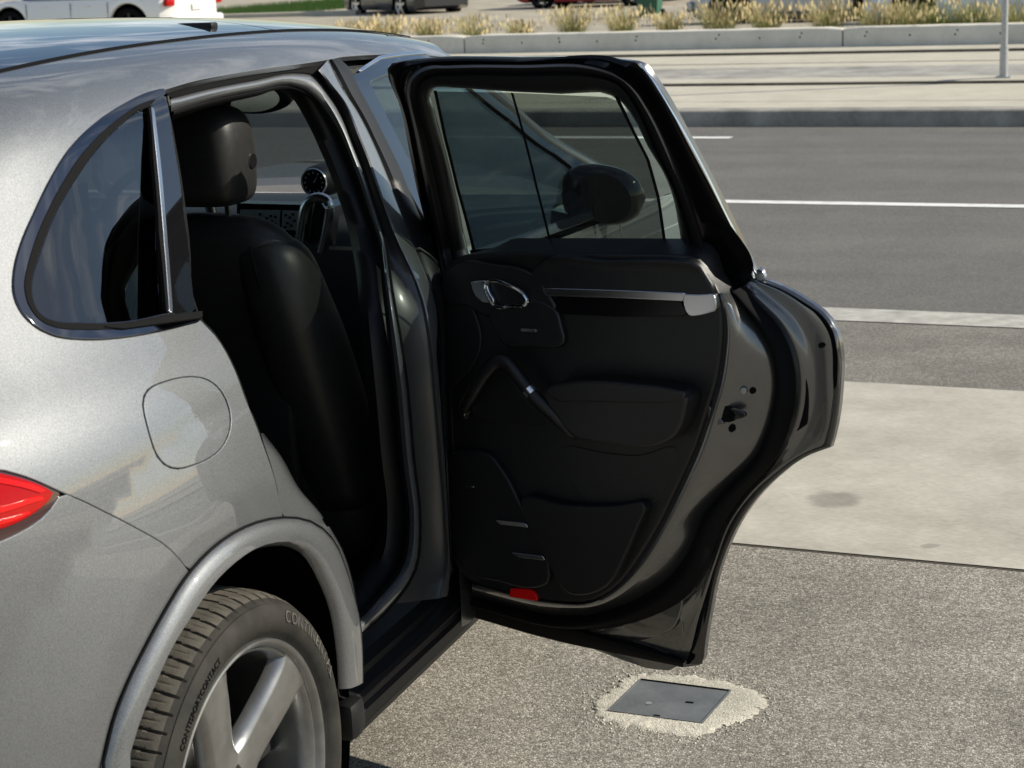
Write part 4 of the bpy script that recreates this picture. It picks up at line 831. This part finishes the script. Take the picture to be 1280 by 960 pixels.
slab('speaker_slat',[(620,650.5,1),(656,654.5),(659.5,659,1),(626,655.5)],.128,.008,M['satin'],.0015,.008,n=1)
slab('speaker_slat',[(640,691,1),(678,695.5),(680.5,700,1),(647,696)],.128,.008,M['satin'],.0015,.008,n=1)
slab('speaker_badge',[(582,607),(592,608),(592,610),(582,609)],.1245,.004,M['satin'],.0006,.006,n=1)
slab('door_reflector',[(638.5,736.5,1),(655,737),(664,738.5),(668.5,743.5),(670.5,750.5,1),(637,745.5,1)],.112,.012,M['redlens2'],.002,.01,n=2)
# latch, striker opening, bolts
slab('latch_recess',[(889,503),(897,501),(906,508),(918,516),(920,522),(908,527),(896,522),(889,513)],.100,.01,M['rubber'],.002,.01)
slab('latch_plate',[(886,508),(890,517),(900,525),(904,529),(896,530),(886,522)],.103,.006,M['paint_jamb'],.002,.01)
slab('latch_claw',[(905,515),(928,516),(931,519),(927,522),(908,521)],.100,.008,M['gloss'],.002,.008,n=2)
for x,y,r_ in ((908,491,4.2),(929,489,3.4),(940,488.5,3.2),(914,536,3.6)):
    slab('jamb_bolt',[(x+r_*math.cos(a),y+r_*1.15*math.sin(a)) for a in np.linspace(0,2*np.pi,11)[:-1]],.087 if x<935 else .075,.006,M['rubber'] if x in(908,940,914) else M['satin'],.001,.006,n=1)
slab('jamb_bolt',[(1026+3.5*math.cos(a),432+3*math.sin(a)) for a in np.linspace(0,2*np.pi,11)[:-1]],.030,.006,M['rubber'],.001,.006,n=1)
tube('check_strap',[[.90,1.045,.80],[.93,1.03,.80],[.985,1.06,.80]],.009,M['rubber'],DR,n=8)
for z_ in (.52,1.0): box('door_hinge',(.925,1.085,z_),(.05,.06,.05),M['paint_jamb'],DR,.006)
# ================================================================== door opening, cabin and wheel
def dS(pts,d,n=4): return np.array([So(*Sinv(p,d_),d_) for p,d_ in zip(sm(pts,n,False),resamp(np.array(d if np.ndim(d) else [d]*len(pts),float)[:,None],(len(pts)-1)*n+1)[:,0])])
R0=[(206,113.5),(250,101.5),(320,87.5),(365,80.5),(398,76),(408,75)]
R1=[(210,119),(252,106.5),(322,92),(365,85.5),(390,85),(400,91)]
BO=[(214,122),(262,110),(320,99),(367,90.5),(393,94),(411,116),(430,151),(443,185),(455,216),(468,258),(480,297),(489,360),(503,440),(509,486),(517,577),(525,655),(519,712),(480,767),(450,795)]
BI=[(214,141),(262,127),(322,114.5),(361,108),(383,116),(405,138),(425,170),(438,200),(450,232),(463,272),(474,304),(481,360),(490,440),(495,486),(503,577),(511,652),(504,704),(468,752),(440,782)]
BT=[(216,150),(262,134),(322,120),(349,113),(364,122),(380,146),(390,165),(399,185),(411,213),(421,241),(432,275),(442,320),(452,420),(458,480),(466,570),(473,640),(468,690),(440,735),(420,770)]
BR=[(411,74),(426,107),(447,139),(471,187),(483,216),(497,252),(517,305),(547,388),(546,440),(550,486),(556,568),(561,650),(563,715),(560,745)]
BL=[(398,88),(411,103),(430,127),(447,168),(460,200),(472,235),(490,285),(529,376),(540,440),(544,486),(551,568),(557,650),(558,712),(548,748)]
BD=[(393,94),(411,116),(430,151),(443,185),(455,216),(468,258),(480,297),(489,360),(503,440),(509,486),(517,577),(525,655),(519,712),(490,755)]
loft('roof_rail',[dS(R0,-.001),dS(R0,-.010),dS(R1,-.016),dS(BO[:6],-.02)],M['rubber'],CAR,ang=30)
def bl2(a,b,f): return [(x1*(1-f)+x2*f,y1*(1-f)+y2*f) for (x1,y1),(x2,y2) in zip(a,b)]
loft('b_pillar',[dS(BR,-.030),dS(BR,-.003),dS(bl2(BR,BL,.12),.001),dS(bl2(BR,BL,.85),.001),dS(BL,-.002)],M['paint'],CAR,ang=30)
loft('pillar_face',[dS(BL,-.002),dS(bl2(BL,BD,.10),-.010),dS(bl2(BL,BD,.5),-.028),dS(bl2(BL,BD,.9),-.040),dS(BD,-.042)],M['pillar'],CAR,ang=50)
BM=bl2(BO,BI,.5)
loft('opening_trim',[dS(BO,-.035),dS(bl2(BO,BI,.08),-.022),dS(bl2(BO,BI,.3),-.018),dS(BM,-.020),dS(bl2(BO,BI,.85),-.032),dS(BI,-.045)],M['paint'],CAR,ang=70)
tube('opening_seal',dS(BO,-.024,3),.0045,M['rubber'],CAR,n=8)
tube('opening_seal',dS(BI,-.042,3),.006,M['rubber'],CAR,n=8)
loft('pillar_trim',[dS(BI,-.058),dS(bl2(BI,BT,.3),-.066),dS(bl2(BI,BT,.7),-.085),dS(BT,-.12)],M['black'],CAR,ang=70)
# rear edge of the opening: wheel-house return and inner shut face of the quarter panel
Q0=[(206,113),(215,165),(224,217),(235,300),(246,390),(252,401),(262,411),(276,430),(291,458),(307,500),(321,535),(333,568),(343,598),(349,625),(354,650)]
loft('opening_flank',[dS(Q0,-.008),dS(Q0,-.02),dS([(x+2,y) for x,y in Q0],-.10)],M['black'],CAR)
W0=[(330,555),(340,585),(347,612),(352,640),(365,655),(390,668),(412,690),(430,730),(440,775),(446,815)]
W1=[(326,542),(349,572),(370,610),(398,643),(412,664),(426,688),(436,715),(444,750),(449,785),(452,815)]
loft('wheelhouse_jamb',[dS(W0,-.012),dS(bl2(W0,W1,.6),-.016),dS(W1,-.030),dS([(x+3,y-1) for x,y in W1],-.10)],M['paint'],CAR,ang=60)
FE=[(425,74),(434,82),(451,114),(466,141),(481,171),(497.5,204),(513,242),(533,290),(552,345),(556,420),(558,500),(561,600),(565,700)]
BR2=[(411,74),(419,90),(436,122),(451,147),(466,178),(483,216),(496,250),(512,292),(529,340),(547,390),(549,480),(557,580),(563,700)]
loft('front_door_seal',[dS(BR2,-.030),dS(BR2,-.004),dS(bl2(BR2,FE,.3),.004),dS(bl2(BR2,FE,.75),.006),dS(FE,.004),dS(FE,-.012)],M['black'],CAR,ang=50)
# clip on the pillar trim
c=So(*Sinv((398,152),-.09),-.082);box('trim_clip',tuple(c),(.012,.03,.018),M['satin'],CAR,.004)
# shell that keeps the cabin dark: floor, headliner, far wall, rear bulkhead, firewall
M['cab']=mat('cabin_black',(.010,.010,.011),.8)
def quad(name,P,m): return mk(name,P,[(0,1,2,3)],m,CAR,flat=True)
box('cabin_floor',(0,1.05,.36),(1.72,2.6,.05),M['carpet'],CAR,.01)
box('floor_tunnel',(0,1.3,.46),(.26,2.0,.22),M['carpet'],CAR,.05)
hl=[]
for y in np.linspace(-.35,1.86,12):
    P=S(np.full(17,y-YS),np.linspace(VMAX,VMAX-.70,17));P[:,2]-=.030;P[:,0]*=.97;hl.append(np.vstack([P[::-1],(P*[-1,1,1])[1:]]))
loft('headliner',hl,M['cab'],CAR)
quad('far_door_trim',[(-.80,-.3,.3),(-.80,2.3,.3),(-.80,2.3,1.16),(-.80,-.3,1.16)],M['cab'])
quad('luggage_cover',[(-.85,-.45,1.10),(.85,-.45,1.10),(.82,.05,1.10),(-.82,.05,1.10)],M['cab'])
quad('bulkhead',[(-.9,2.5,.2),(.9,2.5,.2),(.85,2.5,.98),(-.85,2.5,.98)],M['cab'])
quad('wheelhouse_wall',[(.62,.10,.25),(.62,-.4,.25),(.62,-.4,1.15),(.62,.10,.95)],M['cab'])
box('rear_bench',(-.05,.22,.62),(1.22,.50,.24),M['leather'],CAR,.08,seg=4)
def seatloft(name,secs,m,par,n=3.2,ns=36,cap=True):
    C=[];th=np.linspace(0,2*np.pi,ns,endpoint=False);c,s=np.cos(th),np.sin(th)
    cx=np.sign(c)*np.abs(c)**(2/n);sx=np.sign(s)*np.abs(s)**(2/n)
    for x,y,z,hw,hd in secs: C.append(np.stack([x+hw*cx,y+hd*sx,np.full(ns,z)],1))
    return loft(name,C,m,par,closed=True,cap=cap,ang=80)
def dense(secs,n=26):
    secs=np.array(secs);return Spl(np.arange(len(secs)),secs)(np.linspace(0,len(secs)-1,n))
SX=.468
SY=-.155
def front_seat(sx):
    st=empty('front_seat',(0,SY,.040),parent=CAR)
    seatloft('backrest',dense([(sx,1.24,.42,.23,.11),(sx,1.20,.55,.255,.115),(sx,1.12,.78,.262,.105),(sx,1.045,.98,.262,.095),(sx,.985,1.13,.245,.08),(sx,.965,1.20,.205,.07),(sx,.96,1.235,.16,.055),(sx,.96,1.25,.10,.03),(sx,.96,1.255,.02,.01)],44),M['seat'],st,2.8)
    seatloft('seat_cushion',dense([(sx,1.45,.42,.25,.27),(sx,1.45,.50,.26,.28),(sx,1.46,.57,.255,.27),(sx,1.46,.60,.22,.24),(sx,1.46,.61,.1,.1)],16),M['seat'],st,3.2)
    hr=seatloft('headrest',dense([(sx,.965,1.272,.06,.035),(sx,.965,1.278,.098,.062),(sx,.96,1.305,.117,.080),(sx,.955,1.38,.121,.084),(sx,.955,1.445,.115,.078),(sx,.955,1.475,.094,.062),(sx,.955,1.487,.05,.04),(sx,.955,1.49,.01,.008)],34),M['seat'],st,4.2)
    for s in(1,-1):
        seatloft('side_bolster',dense([(sx+s*.125,.968,1.205,.02,.02),(sx+s*.14,.968,1.199,.060,.052),(sx+s*.162,.975,1.16,.074,.082),(sx+s*.180,.998,1.06,.080,.100),(sx+s*.190,1.04,.95,.082,.113),(sx+s*.196,1.12,.75,.083,.115),(sx+s*.19,1.20,.55,.07,.10)],30),M['seat'],st,2.6)
    for s in(1,-1): tube('headrest_post',[[sx+s*.07,.955,1.18],[sx+s*.07,.955,1.30]],.007,M['chrome'],st,n=8)
    # seams and release button
    tube('seat_seam',[[sx+.165,.865+.02*k,z] for k,z in ((0,1.20),(1.6,1.10),(4.6,.95),(8,.75))],.003,M['rubber'],st,n=6)
    tube('release_button',[[sx+.112,.985,1.365],[sx+.124,.985,1.365]],.016,M['satin'],st,n=14)
    box('seat_pocket',(sx,.985,.78),(.36,.03,.30),M['black'],st,.012)
    return st
front_seat(SX);front_seat(-SX)
# seat-belt tongue strap on the pillar
# dash, screen, clock, console handle, inner mirror
def PY(p,Y): return bpa(p,1,Y)
ds=[]
for x in np.linspace(-.74,.74,21):
    k=(x/.74)**2;ds.append(np.array([[x,2.16+.03*k,.60],[x,2.10+.03*k,.88],[x,2.09+.02*k,1.015],[x,2.11+.02*k,1.065],[x,2.20,1.098-.02*k],[x,2.40,1.105-.02*k],[x,2.62,1.085]]))
loft('dashboard',ds,M['dash'],CAR,ang=60)
q=PY((393,228),2.19)
th=np.linspace(0,2*np.pi,29)[:-1]
def cring(r_,y): return np.stack([q[0]+r_*np.cos(th),np.full(28,y),q[2]+r_*np.sin(th)],1)
DC=loft('dash_clock',[cring(.050,2.30),cring(.048,2.20),cring(.043,2.187)],M['black'],CAR,closed=True)
loft('clock_bezel',[cring(.043,2.187),cring(.041,2.183),cring(.037,2.186)],M['satin'],DC,closed=True)
loft('clock_face',[cring(.037,2.187),cring(.001,2.188)],M['gloss'],DC,closed=True)
for k in range(12):
    a=k*math.pi/6;mk('clock_mark',[[q[0]+r_*math.cos(a+e),2.1855,q[2]+r_*math.sin(a+e)] for r_,e in((.026,-.06),(.032,-.06),(.032,.06),(.026,.06))],[(0,1,2,3)],M['white'],DC,flat=True)
mk('clock_hand',[[q[0]-.002,2.185,q[2]],[q[0]+.002,2.185,q[2]],[q[0]+.014,2.185,q[2]+.02]],[(0,1,2)],M['white'],DC,flat=True)
def scr(pts,Y,name,m,par,th_=.01):
    P=[PY(p,Y) for p in pts];V=P+[p+np.array([0,th_,0]) for p in P];n=len(P)
    return fixn(mk(name,V,[tuple(range(n)),tuple(range(n,2*n))[::-1]]+[(i,(i+1)%n,n+(i+1)%n,n+i) for i in range(n)],m,par,flat=True))
CS=scr([(296,254),(378,256),(374,292),(296,294)],2.06,'centre_stack',M['gloss'],CAR,.06)
scr([(300,262),(350,263),(349,287),(300,288)],2.056,'key_plate',M['keypad'],CS,.003)
scr([(353,263),(373,264),(370,288),(352,287.5)],2.056,'key_plate',M['keypad'],CS,.003)
for i,(x,y) in enumerate([(318,272),(325,268),(333,273),(331,279),(338,270),(340,277),(344,271),(344,280),(322,280),(314,278),(357,269),(362,272),(366,268),(359,279),(364,282),(368,276),(356,284)]):
    scr([(x-1.4,y-1.4),(x+1.4,y-1.2),(x+1.3,y+1.5),(x-1.3,y+1.4)],2.0535,'key_icon',M['rubber'],CS,.002)
hp=[(374,304),(378,276),(382,258),(388,250),(396,246.5),(405,248),(411,254),(412,266),(409,285),(405,305),(402,316)]
tube('console_handle',Spl(np.arange(11),np.array([PY(p,1.86) for p in hp]))(np.linspace(0,10,36)),.0135,M['satin'],CAR,n=10,sq=1.0)
box('centre_console',(.0,1.75,.62),(.30,.75,.36),M['black'],CAR,.05)
scr([(382,262),(390,254),(402,254),(407,262),(400,312),(380,300)],1.90,'console_side',M['gloss'],CAR,.10)
scr([(411,308),(440,309),(440,313),(411,312)],2.05,'dash_trim_strip',M['satin'],CAR,.01)
mc=PY((318,121),1.80);MRv=[]
for k,f in enumerate(np.linspace(-1,1,9)):
    rr=math.sqrt(max(1-f**4,0));MRv.append(np.stack([mc[0]+.118*rr*np.cos(th)*(1-.02*abs(f)),np.full(28,mc[1]+.018*f),mc[2]+.046*rr*np.sin(th)],1))
IM=loft('inner_mirror',MRv,M['black'],CAR,closed=True,cap=True)
loft('mirror_glass',[np.stack([mc[0]+.108*k*np.cos(th),mc[1]-.0205-.03*k*np.cos(th)-.012,mc[2]+.038*k*np.sin(th)],1) for k in (1,.01)],M['chrome'],IM,closed=True)
# ================================================================== wheels
def wheel_at(side,detail=True):
    WH=empty('wheel',parent=CAR)
    xc=.818
    prof=[(.700,.245,0),(.690,.275,0),(.672,.325,0),(.690,.357,0),(.715,.366,1),(.735,.3685,1),(.757,.3695,1),(.758,.363,2),(.766,.363,2),(.767,.3700,1),(.812,.3705,1),(.813,.363,2),(.821,.363,2),(.822,.3705,1),(.866,.3695,1),(.867,.363,2),(.875,.363,2),(.876,.3690,3),(.892,.3680,3),(.908,.3662,3),(.922,.3630,3),(.933,.3590,3),(.940,.3550,4),(.9465,.350,0),(.951,.3465,0),(.9535,.3462,0),(.9575,.341,0),(.9625,.332,0),(.965,.322,0),(.9645,.312,0),(.961,.302,0),(.955,.294,0),(.950,.2905,0),(.9475,.2865,0),(.944,.2835,0),(.935,.281,0)]
    npi=68;per=14;nt=npi*per if detail else 96
    V=[];Fc=[];mi=[]
    for i,(x,r,c) in enumerate(prof):
        for k in range(nt):
            rr=r
            if detail and c in(3,4):
                sh=(x-.876)*9.0;ph=((k/per)+sh*.22)%1.0
                g_=min(ph,1-ph)
                d=.0075*max(0,1-(g_/.07)**4) if g_<.07 else 0
                s2=abs(ph-.5)
                if c==3 and .885<x<.925 and s2<.03: d=max(d,.002)
                rr-=d*(1 if c==3 else .6)
            if detail and c==1:
                sh=(x-.7)*6;ph=((k/per)+sh)%1.0
                if ph<.09: rr-=.005
            a=2*np.pi*k/nt;V.append((x,rr*math.sin(a),.365+rr*math.cos(a)))
    n=len(prof)
    for i in range(n-1):
        for k in range(nt):
            k2=(k+1)%nt;Fc.append((i*nt+k,(i+1)*nt+k,(i+1)*nt+k2,i*nt+k2));mi.append(1 if prof[i][2] in(1,2,3) and prof[i+1][2] in(1,2,3,4) else 0)
    T_=mk('tyre',V,Fc,[M['tyre'],M['tread']],WH,ang=28)
    T_.data.polygons.foreach_set('material_index',mi);bm=bmesh.new();bm.from_mesh(T_.data);bmesh.ops.recalc_face_normals(bm,faces=bm.faces);bm.to_mesh(T_.data);bm.free()
    def lathe(name,prof,m,nt=120,ang=30,par=WH):
        a=np.linspace(0,2*np.pi,nt,endpoint=False)
        return loft(name,[np.stack([np.full(nt,x),r*np.sin(a),.365+r*np.cos(a)],1) for x,r in prof],m,par,closed=True,ang=ang)
    lathe('rim',[(.66,.246),(.67,.256),(.72,.250),(.86,.250),(.905,.252),(.925,.257),(.936,.262),(.9385,.2655),(.9375,.2685),(.9445,.2705),(.951,.2745),(.953,.2785),(.9515,.2825),(.946,.2845),(.938,.2845)],M['rim'],ang=45)
    lathe('brake_disc',[(.800,.08),(.800,.175),(.786,.175),(.786,.08)],M['satin'],90)
    lathe('hub',[(.92,.001),(.92,.030),(.917,.036),(.905,.040),(.903,.075),(.885,.085),(.80,.085)],M['rim'],60)
    lathe('backing_plate',[(.76,.05),(.76,.20),(.755,.235)],M['rubber'],60)
    # five broad spokes, chamfered on both sides
    for k in range(5):
        a0=SPOKE0+k*2*np.pi/5;C=[]
        for f in np.linspace(0,1,15):
            r_=.045+(.270-.045)*f;hw=.030+.012*f+.020*max(0,1-f*4)**2+.013*max(0,(f-.80)/.2)**2;dp=.912+.0275*sst(0,1,f)**.9
            ch=.013+.006*(1-f);th_=.052-.012*f
            sec=[(-hw-ch*1.0,dp-.030),(-hw-ch*.85,dp-.014),(-hw-.003,dp-.0022),(-hw+.002,dp),(0,dp+.0008),(hw-.002,dp),(hw+.003,dp-.0022),(hw+ch*.85,dp-.014),(hw+ch,dp-.030),(hw*.8,dp-th_),(-hw*.8,dp-th_)]
            C.append(np.array([[X,r_*math.sin(a0)+t_*math.cos(a0),.365+r_*math.cos(a0)-t_*math.sin(a0)] for t_,X in sec]))
        loft('spoke',C,M['rim'],WH,closed=True,cap=True,ang=38)
        ab=a0+math.pi/5;c=np.array([.905,.062*math.sin(ab),.365+.062*math.cos(ab)])
        tube('lug_hole',[c,c+[.0015,0,0]],.0125,M['rubber'],WH,n=14);tube('wheel_bolt',[c+[-.01,0,0],c+[.003,0,0]],.008,M['satin'],WH,n=6)
    if detail:
        # caliper behind the spokes
        C=[]
        for a in np.linspace(-1.25,-.55,9):
            e=abs((a+.9)/.35)**3
            C.append(np.array([[x,r_*math.sin(a),.365+r_*math.cos(a)] for x,r_ in((.83-.012*e,.115),(.845-.012*e,.13),(.848-.012*e,.165),(.838-.012*e,.19),(.80,.198),(.77,.19),(.77,.12))]))
        loft('brake_caliper',C,M['galv'],WH,closed=True,cap=True,ang=40)
        def arctext(s,size,rad,phi,m,name,lift=.0012,sp=1.0):
            cu=bpy.data.curves.new('t','FONT');cu.body=s;cu.size=size;cu.space_character=sp;cu.resolution_u=3
            to=bpy.data.objects.new('t',cu);COL.objects.link(to);bpy.context.view_layer.update()
            me=to.evaluated_get(bpy.context.evaluated_depsgraph_get()).to_mesh();tv=np.array([v.co[:] for v in me.vertices]);tf=[tuple(p.vertices) for p in me.polygons]
            to.to_mesh_clear() if False else None
            V=[]
            rs_=[p_[1] for p_ in prof if p_[0]>.93];xs_=[p_[0] for p_ in prof if p_[0]>.93]
            for x,y,_ in tv:
                rr=rad+y;a=phi+x/rad;X=np.interp(rr,rs_[::-1],xs_[::-1]);V.append((X+lift,rr*math.sin(a),.365+rr*math.cos(a)))
            o=mk(name,V,tf,m,WH,flat=True);fixn(o)
            bpy.data.objects.remove(to);bpy.data.curves.remove(cu)
            md=o.modifiers.new('s','SOLIDIFY');md.thickness=.0014;md.offset=0;return o
        arctext('CONTINENTAL',.030,.3155,PHI_A,M['letter'],'tyre_lettering',sp=1.25)
        arctext('CONTISPORTCONTACT',.0155,.3180,PHI_B,M['rubber'],'tyre_lettering',sp=1.05)
    return WH
M['letter']=mat('tyre_letter',(.085,.08,.07),.7)
def wang(p,X=.95):
    P=bpa(p,0,X);return math.atan2(P[1],P[2]-.365)
SPOKE0=wang((371,832),.94)
PHI_A=wang((352,782),.96);PHI_B=wang((246,863),.96)-.32;PHI_C=wang((320,800),.955)
W1_=wheel_at(1)
for (x,y) in ((0,2.895),):
    w2=wheel_at(1,False);w2.location=(x,y,0)
# ================================================================== cars parked far off (their roofs are above the picture)
def rimset(o,x,y,r,m):
    th=np.linspace(0,2*np.pi,29)[:-1]
    def ring(rr,yy): return np.stack([x+rr*np.cos(th),np.full(28,yy),r+rr*np.sin(th)],1)
    s=1 if y>0 else -1
    W=loft('wheel',[ring(r*.62,y-.20*s),ring(r*.93,y-.21*s),ring(r,y-.17*s),ring(r,y-.04*s),ring(r*.93,y),ring(r*.72,y)],M['rubber'],o,closed=True,ang=40)
    loft('rim',[ring(r*.72,y-.002*s),ring(r*.66,y-.03*s)],m,W,closed=True)
    for k in range(5):
        a=k*2*np.pi/5+.3;c,sn=math.cos(a),math.sin(a)
        def q(rr,t,yy): return [x+rr*c-t*sn,yy,r+rr*sn+t*c]
        e=.028
        mk('rim_spoke',[q(.02,-e*1.3,y-.01*s),q(r*.70,-e,y-.012*s),q(r*.70,e,y-.012*s),q(.02,e*1.3,y-.01*s),q(.02,-e*1.3,y-.05*s),q(r*.70,-e,y-.05*s),q(r*.70,e,y-.05*s),q(.02,e*1.3,y-.05*s)],[(0,1,2,3),(4,7,6,5),(0,4,5,1),(2,6,7,3),(1,5,6,2)],m,W,flat=True)
def farcar(label,px,wx,rel,rz,paint,wheel,L=4.6,Wd=1.84,H=1.5,wb=2.75,r=.33,suv=False,z=.1,clad=None,plate=True):
    """px: picture x of the wheel at local x=wx; local +x is the car's front"""
    o=empty('far_car');o.name='parked_car'
    hd=math.atan2(RD[1],RD[0])+rz;o.rotation_euler=(0,0,hd)
    ex=np.array([math.cos(hd),math.sin(hd),0]);ey=np.array([-math.sin(hd),math.cos(hd),0]);sd=-1 if ey@RN>0 else 1
    c=gp(a_of(px,rel,8),rel,z);o.location=tuple(c-ex*wx-ey*sd*Wd/2)
    f=wb/2;x0,x1=-L/2,L/2;ar=r*1.17;hb=.95 if suv else .86;gz=.26 if suv else .2
    n=46;xs=np.unique(np.concatenate([np.linspace(x0,x1,n),*[c_+ar*np.cos(np.linspace(0,np.pi,15)) for c_ in(-f,f)]]))
    C=[]
    for x in xs:
        e=(x-x0)/L;tp=1-.5*abs(2*e-1)**7;hw=Wd/2*(1-.10*abs(2*e-1)**4)*(1-.25*max(0,abs(2*e-1)-.93)/.07)
        top=hb*(1-.10*sst(.70,1.0,e) -.06*sst(.18,0,e)) if not suv else hb*(1-.05*sst(.72,1,e))
        bot=gz+.10*max(0,abs(2*e-1)-.85)/.15
        zb=bot
        for c_ in(-f,f):
            if abs(x-c_)<ar: zb=max(zb,r+math.sqrt(ar*ar-(x-c_)**2))
        zs=[zb,zb+(top-zb)*.12,zb+(top-zb)*.45,zb+(top-zb)*.78,zb+(top-zb)*.95,top]
        ws=[.97,1.0,1.0,.985,.95,.86]
        C.append(np.array([[x,hw*k,zz] for k,zz in zip(ws,zs)]+[[x,-hw*k,zz] for k,zz in zip(ws[::-1],zs[::-1])]))
    loft('body',C,paint,o,closed=True,cap=True,ang=32)
    # cabin: glass house and roof
    gh=[(x0+(.12 if suv else .75),.80),(x0+(.35 if suv else 1.25),.66),(x1-1.95,.66),(x1-1.15,.80)]
    lo_=np.array([[gh[0][0],s*Wd/2*.86,hb-.03] for s in(1,-1)]+[[gh[3][0],s*Wd/2*.86,hb-.03] for s in(-1,1)]);hi_=np.array([[gh[1][0],s*Wd/2*.66,H-.05] for s in(1,-1)]+[[gh[2][0],s*Wd/2*.66,H-.05] for s in(-1,1)])
    loft('window_band',[lo_,hi_],M['roofglass'],o,closed=True,ang=20)
    loft('roof',[hi_*[1,1.02,1],hi_*[1,.98,1]+[0,0,.045],hi_*[.9,.6,1]+[0,0,.06]],paint,o,closed=True,cap=True,ang=50)
    for x in (-.1,-1.0 if suv else -.95,1.0):
        for s in(1,-1): box('door_seam',(x,s*Wd/2*.995,.62),(.006,.012,.50),M['rubber'],o,0)
    for x in (-.3,.75):
        for s in (1,-1): box('door_handle',(x-.2,s*Wd/2*1.0,.80),(.17,.03,.03),paint,o,.008)
    if clad:
        for s in(1,-1): box('lower_cladding',(0,s*Wd/2*.985,gz+.07),(wb-2*ar,.05,.16),clad,o,.02)
        for c_ in(-f,f):
            for s in(1,-1): tube('arch_cladding',[[c_+(ar+.02)*math.cos(q),s*Wd/2*.985,r+(ar+.02)*math.sin(q)] for q in np.linspace(.0,np.pi,16)],.03,clad,o,n=6)
    for s in(1,-1):
        box('tail_lamp',(x0+.06,s*Wd/2*.78,hb*.86),(.10,.30,.14),M['redlens'],o,.03);box('headlamp',(x1-.16,s*Wd/2*.74,hb*.72),(.22,.34,.14),M['chrome'],o,.04)
    box('rear_bumper',(x0+.02,0,.46),(.14,Wd*.86,.20),paint,o,.05)
    box('number_plate',(x0-.035,0,.72),(.02,.34,.13),M['white'],o,.004)
    box('underbody',(0,0,gz+.06),(L*.86,Wd*.72,.12),M['rubber'],o,.03)
    for c_ in(-f,f):
        for s in(1,-1):
            th=np.linspace(0,np.pi,14);loft('wheel_well',[np.stack([c_+ar*.99*np.cos(th),np.full(14,s*y),r+ar*.99*np.sin(th)],1) for y in (Wd/2*.965,Wd/2-.34)]+[np.array([[c_,s*(Wd/2-.34),r]]*14)],M['rubber'],o)
            rimset(o,c_,s*(Wd/2-.03),r,wheel)
    return tag(o,label,'car',None)
P_=lambda n,c,me=.3,ro=.35: mat(n,c,ro,me,1.0,.03)
wht=P_('white_paint',(.88,.87,.84),0);slv=P_('silver_paint',(.38,.39,.41),.6);pal=P_('pale_paint',(.60,.64,.70),.2);redp=P_('red_paint',(.33,.02,.02),.1);dkp=P_('dark_paint',(.02,.022,.026),.3);mar=P_('maroon_paint',(.12,.012,.018),.2)
rimd=mat('dark_rim',(.03,.03,.03),.4,.5);rims=mat('silver_rim',(.62,.62,.62),.3,.9)
farcar('white car at top left, its rear wheel arch dark',158,-1.46,30,math.pi-.05,wht,rimd,4.75,1.95,1.75,2.92,.38,True,.24,None)
farcar('dark car far off with two bright silver wheels',443,-1.35,47,-.62,dkp,rims,4.6,1.82,1.47,2.7,.34,False,.05)
farcar('bright red car showing only its corner above the grass',674,1.35,47,math.pi,redp,rimd,4.3,1.8,1.5,2.6,.33,False,.11)
farcar('dark maroon car in shade between the red car and green bin',708,-1.35,50,0,mar,rimd,4.2,1.8,1.5,2.6,.33,False,.11)
farcar('silver grey car behind the golden tufts',912,-1.35,33.5,0,slv,rimd,4.4,1.82,1.48,2.7,.34,False,.12,dkp)
farcar('pale blue car at top right behind green grass',1140,1.38,31.0,math.pi,pal,rimd,4.5,1.82,1.5,2.75,.34,False,.14)
bn=tag(empty('waste_bin',tuple(gp(a_of(812,40,8),40,.12))),'dark green bin standing behind the grass tufts','bin')
M['bing']=mat('bin_green',(.02,.10,.06),.5)
bx=[np.array([[s*w_,t_*w_*.9,z] for s,t_ in((1,1),(-1,1),(-1,-1),(1,-1))]) for z,w_ in((.1,.22),(.95,.29))]
loft('bin_body',bx,M['bing'],bn,closed=True,cap=True,ang=20);box('bin_lid',(0,0,1.0),(.62,.60,.08),M['bing'],bn,.03)
for s in(1,-1): tube('bin_wheel',[[s*.22,.2,.1],[s*.28,.2,.1]],.1,M['rubber'],bn,n=14)
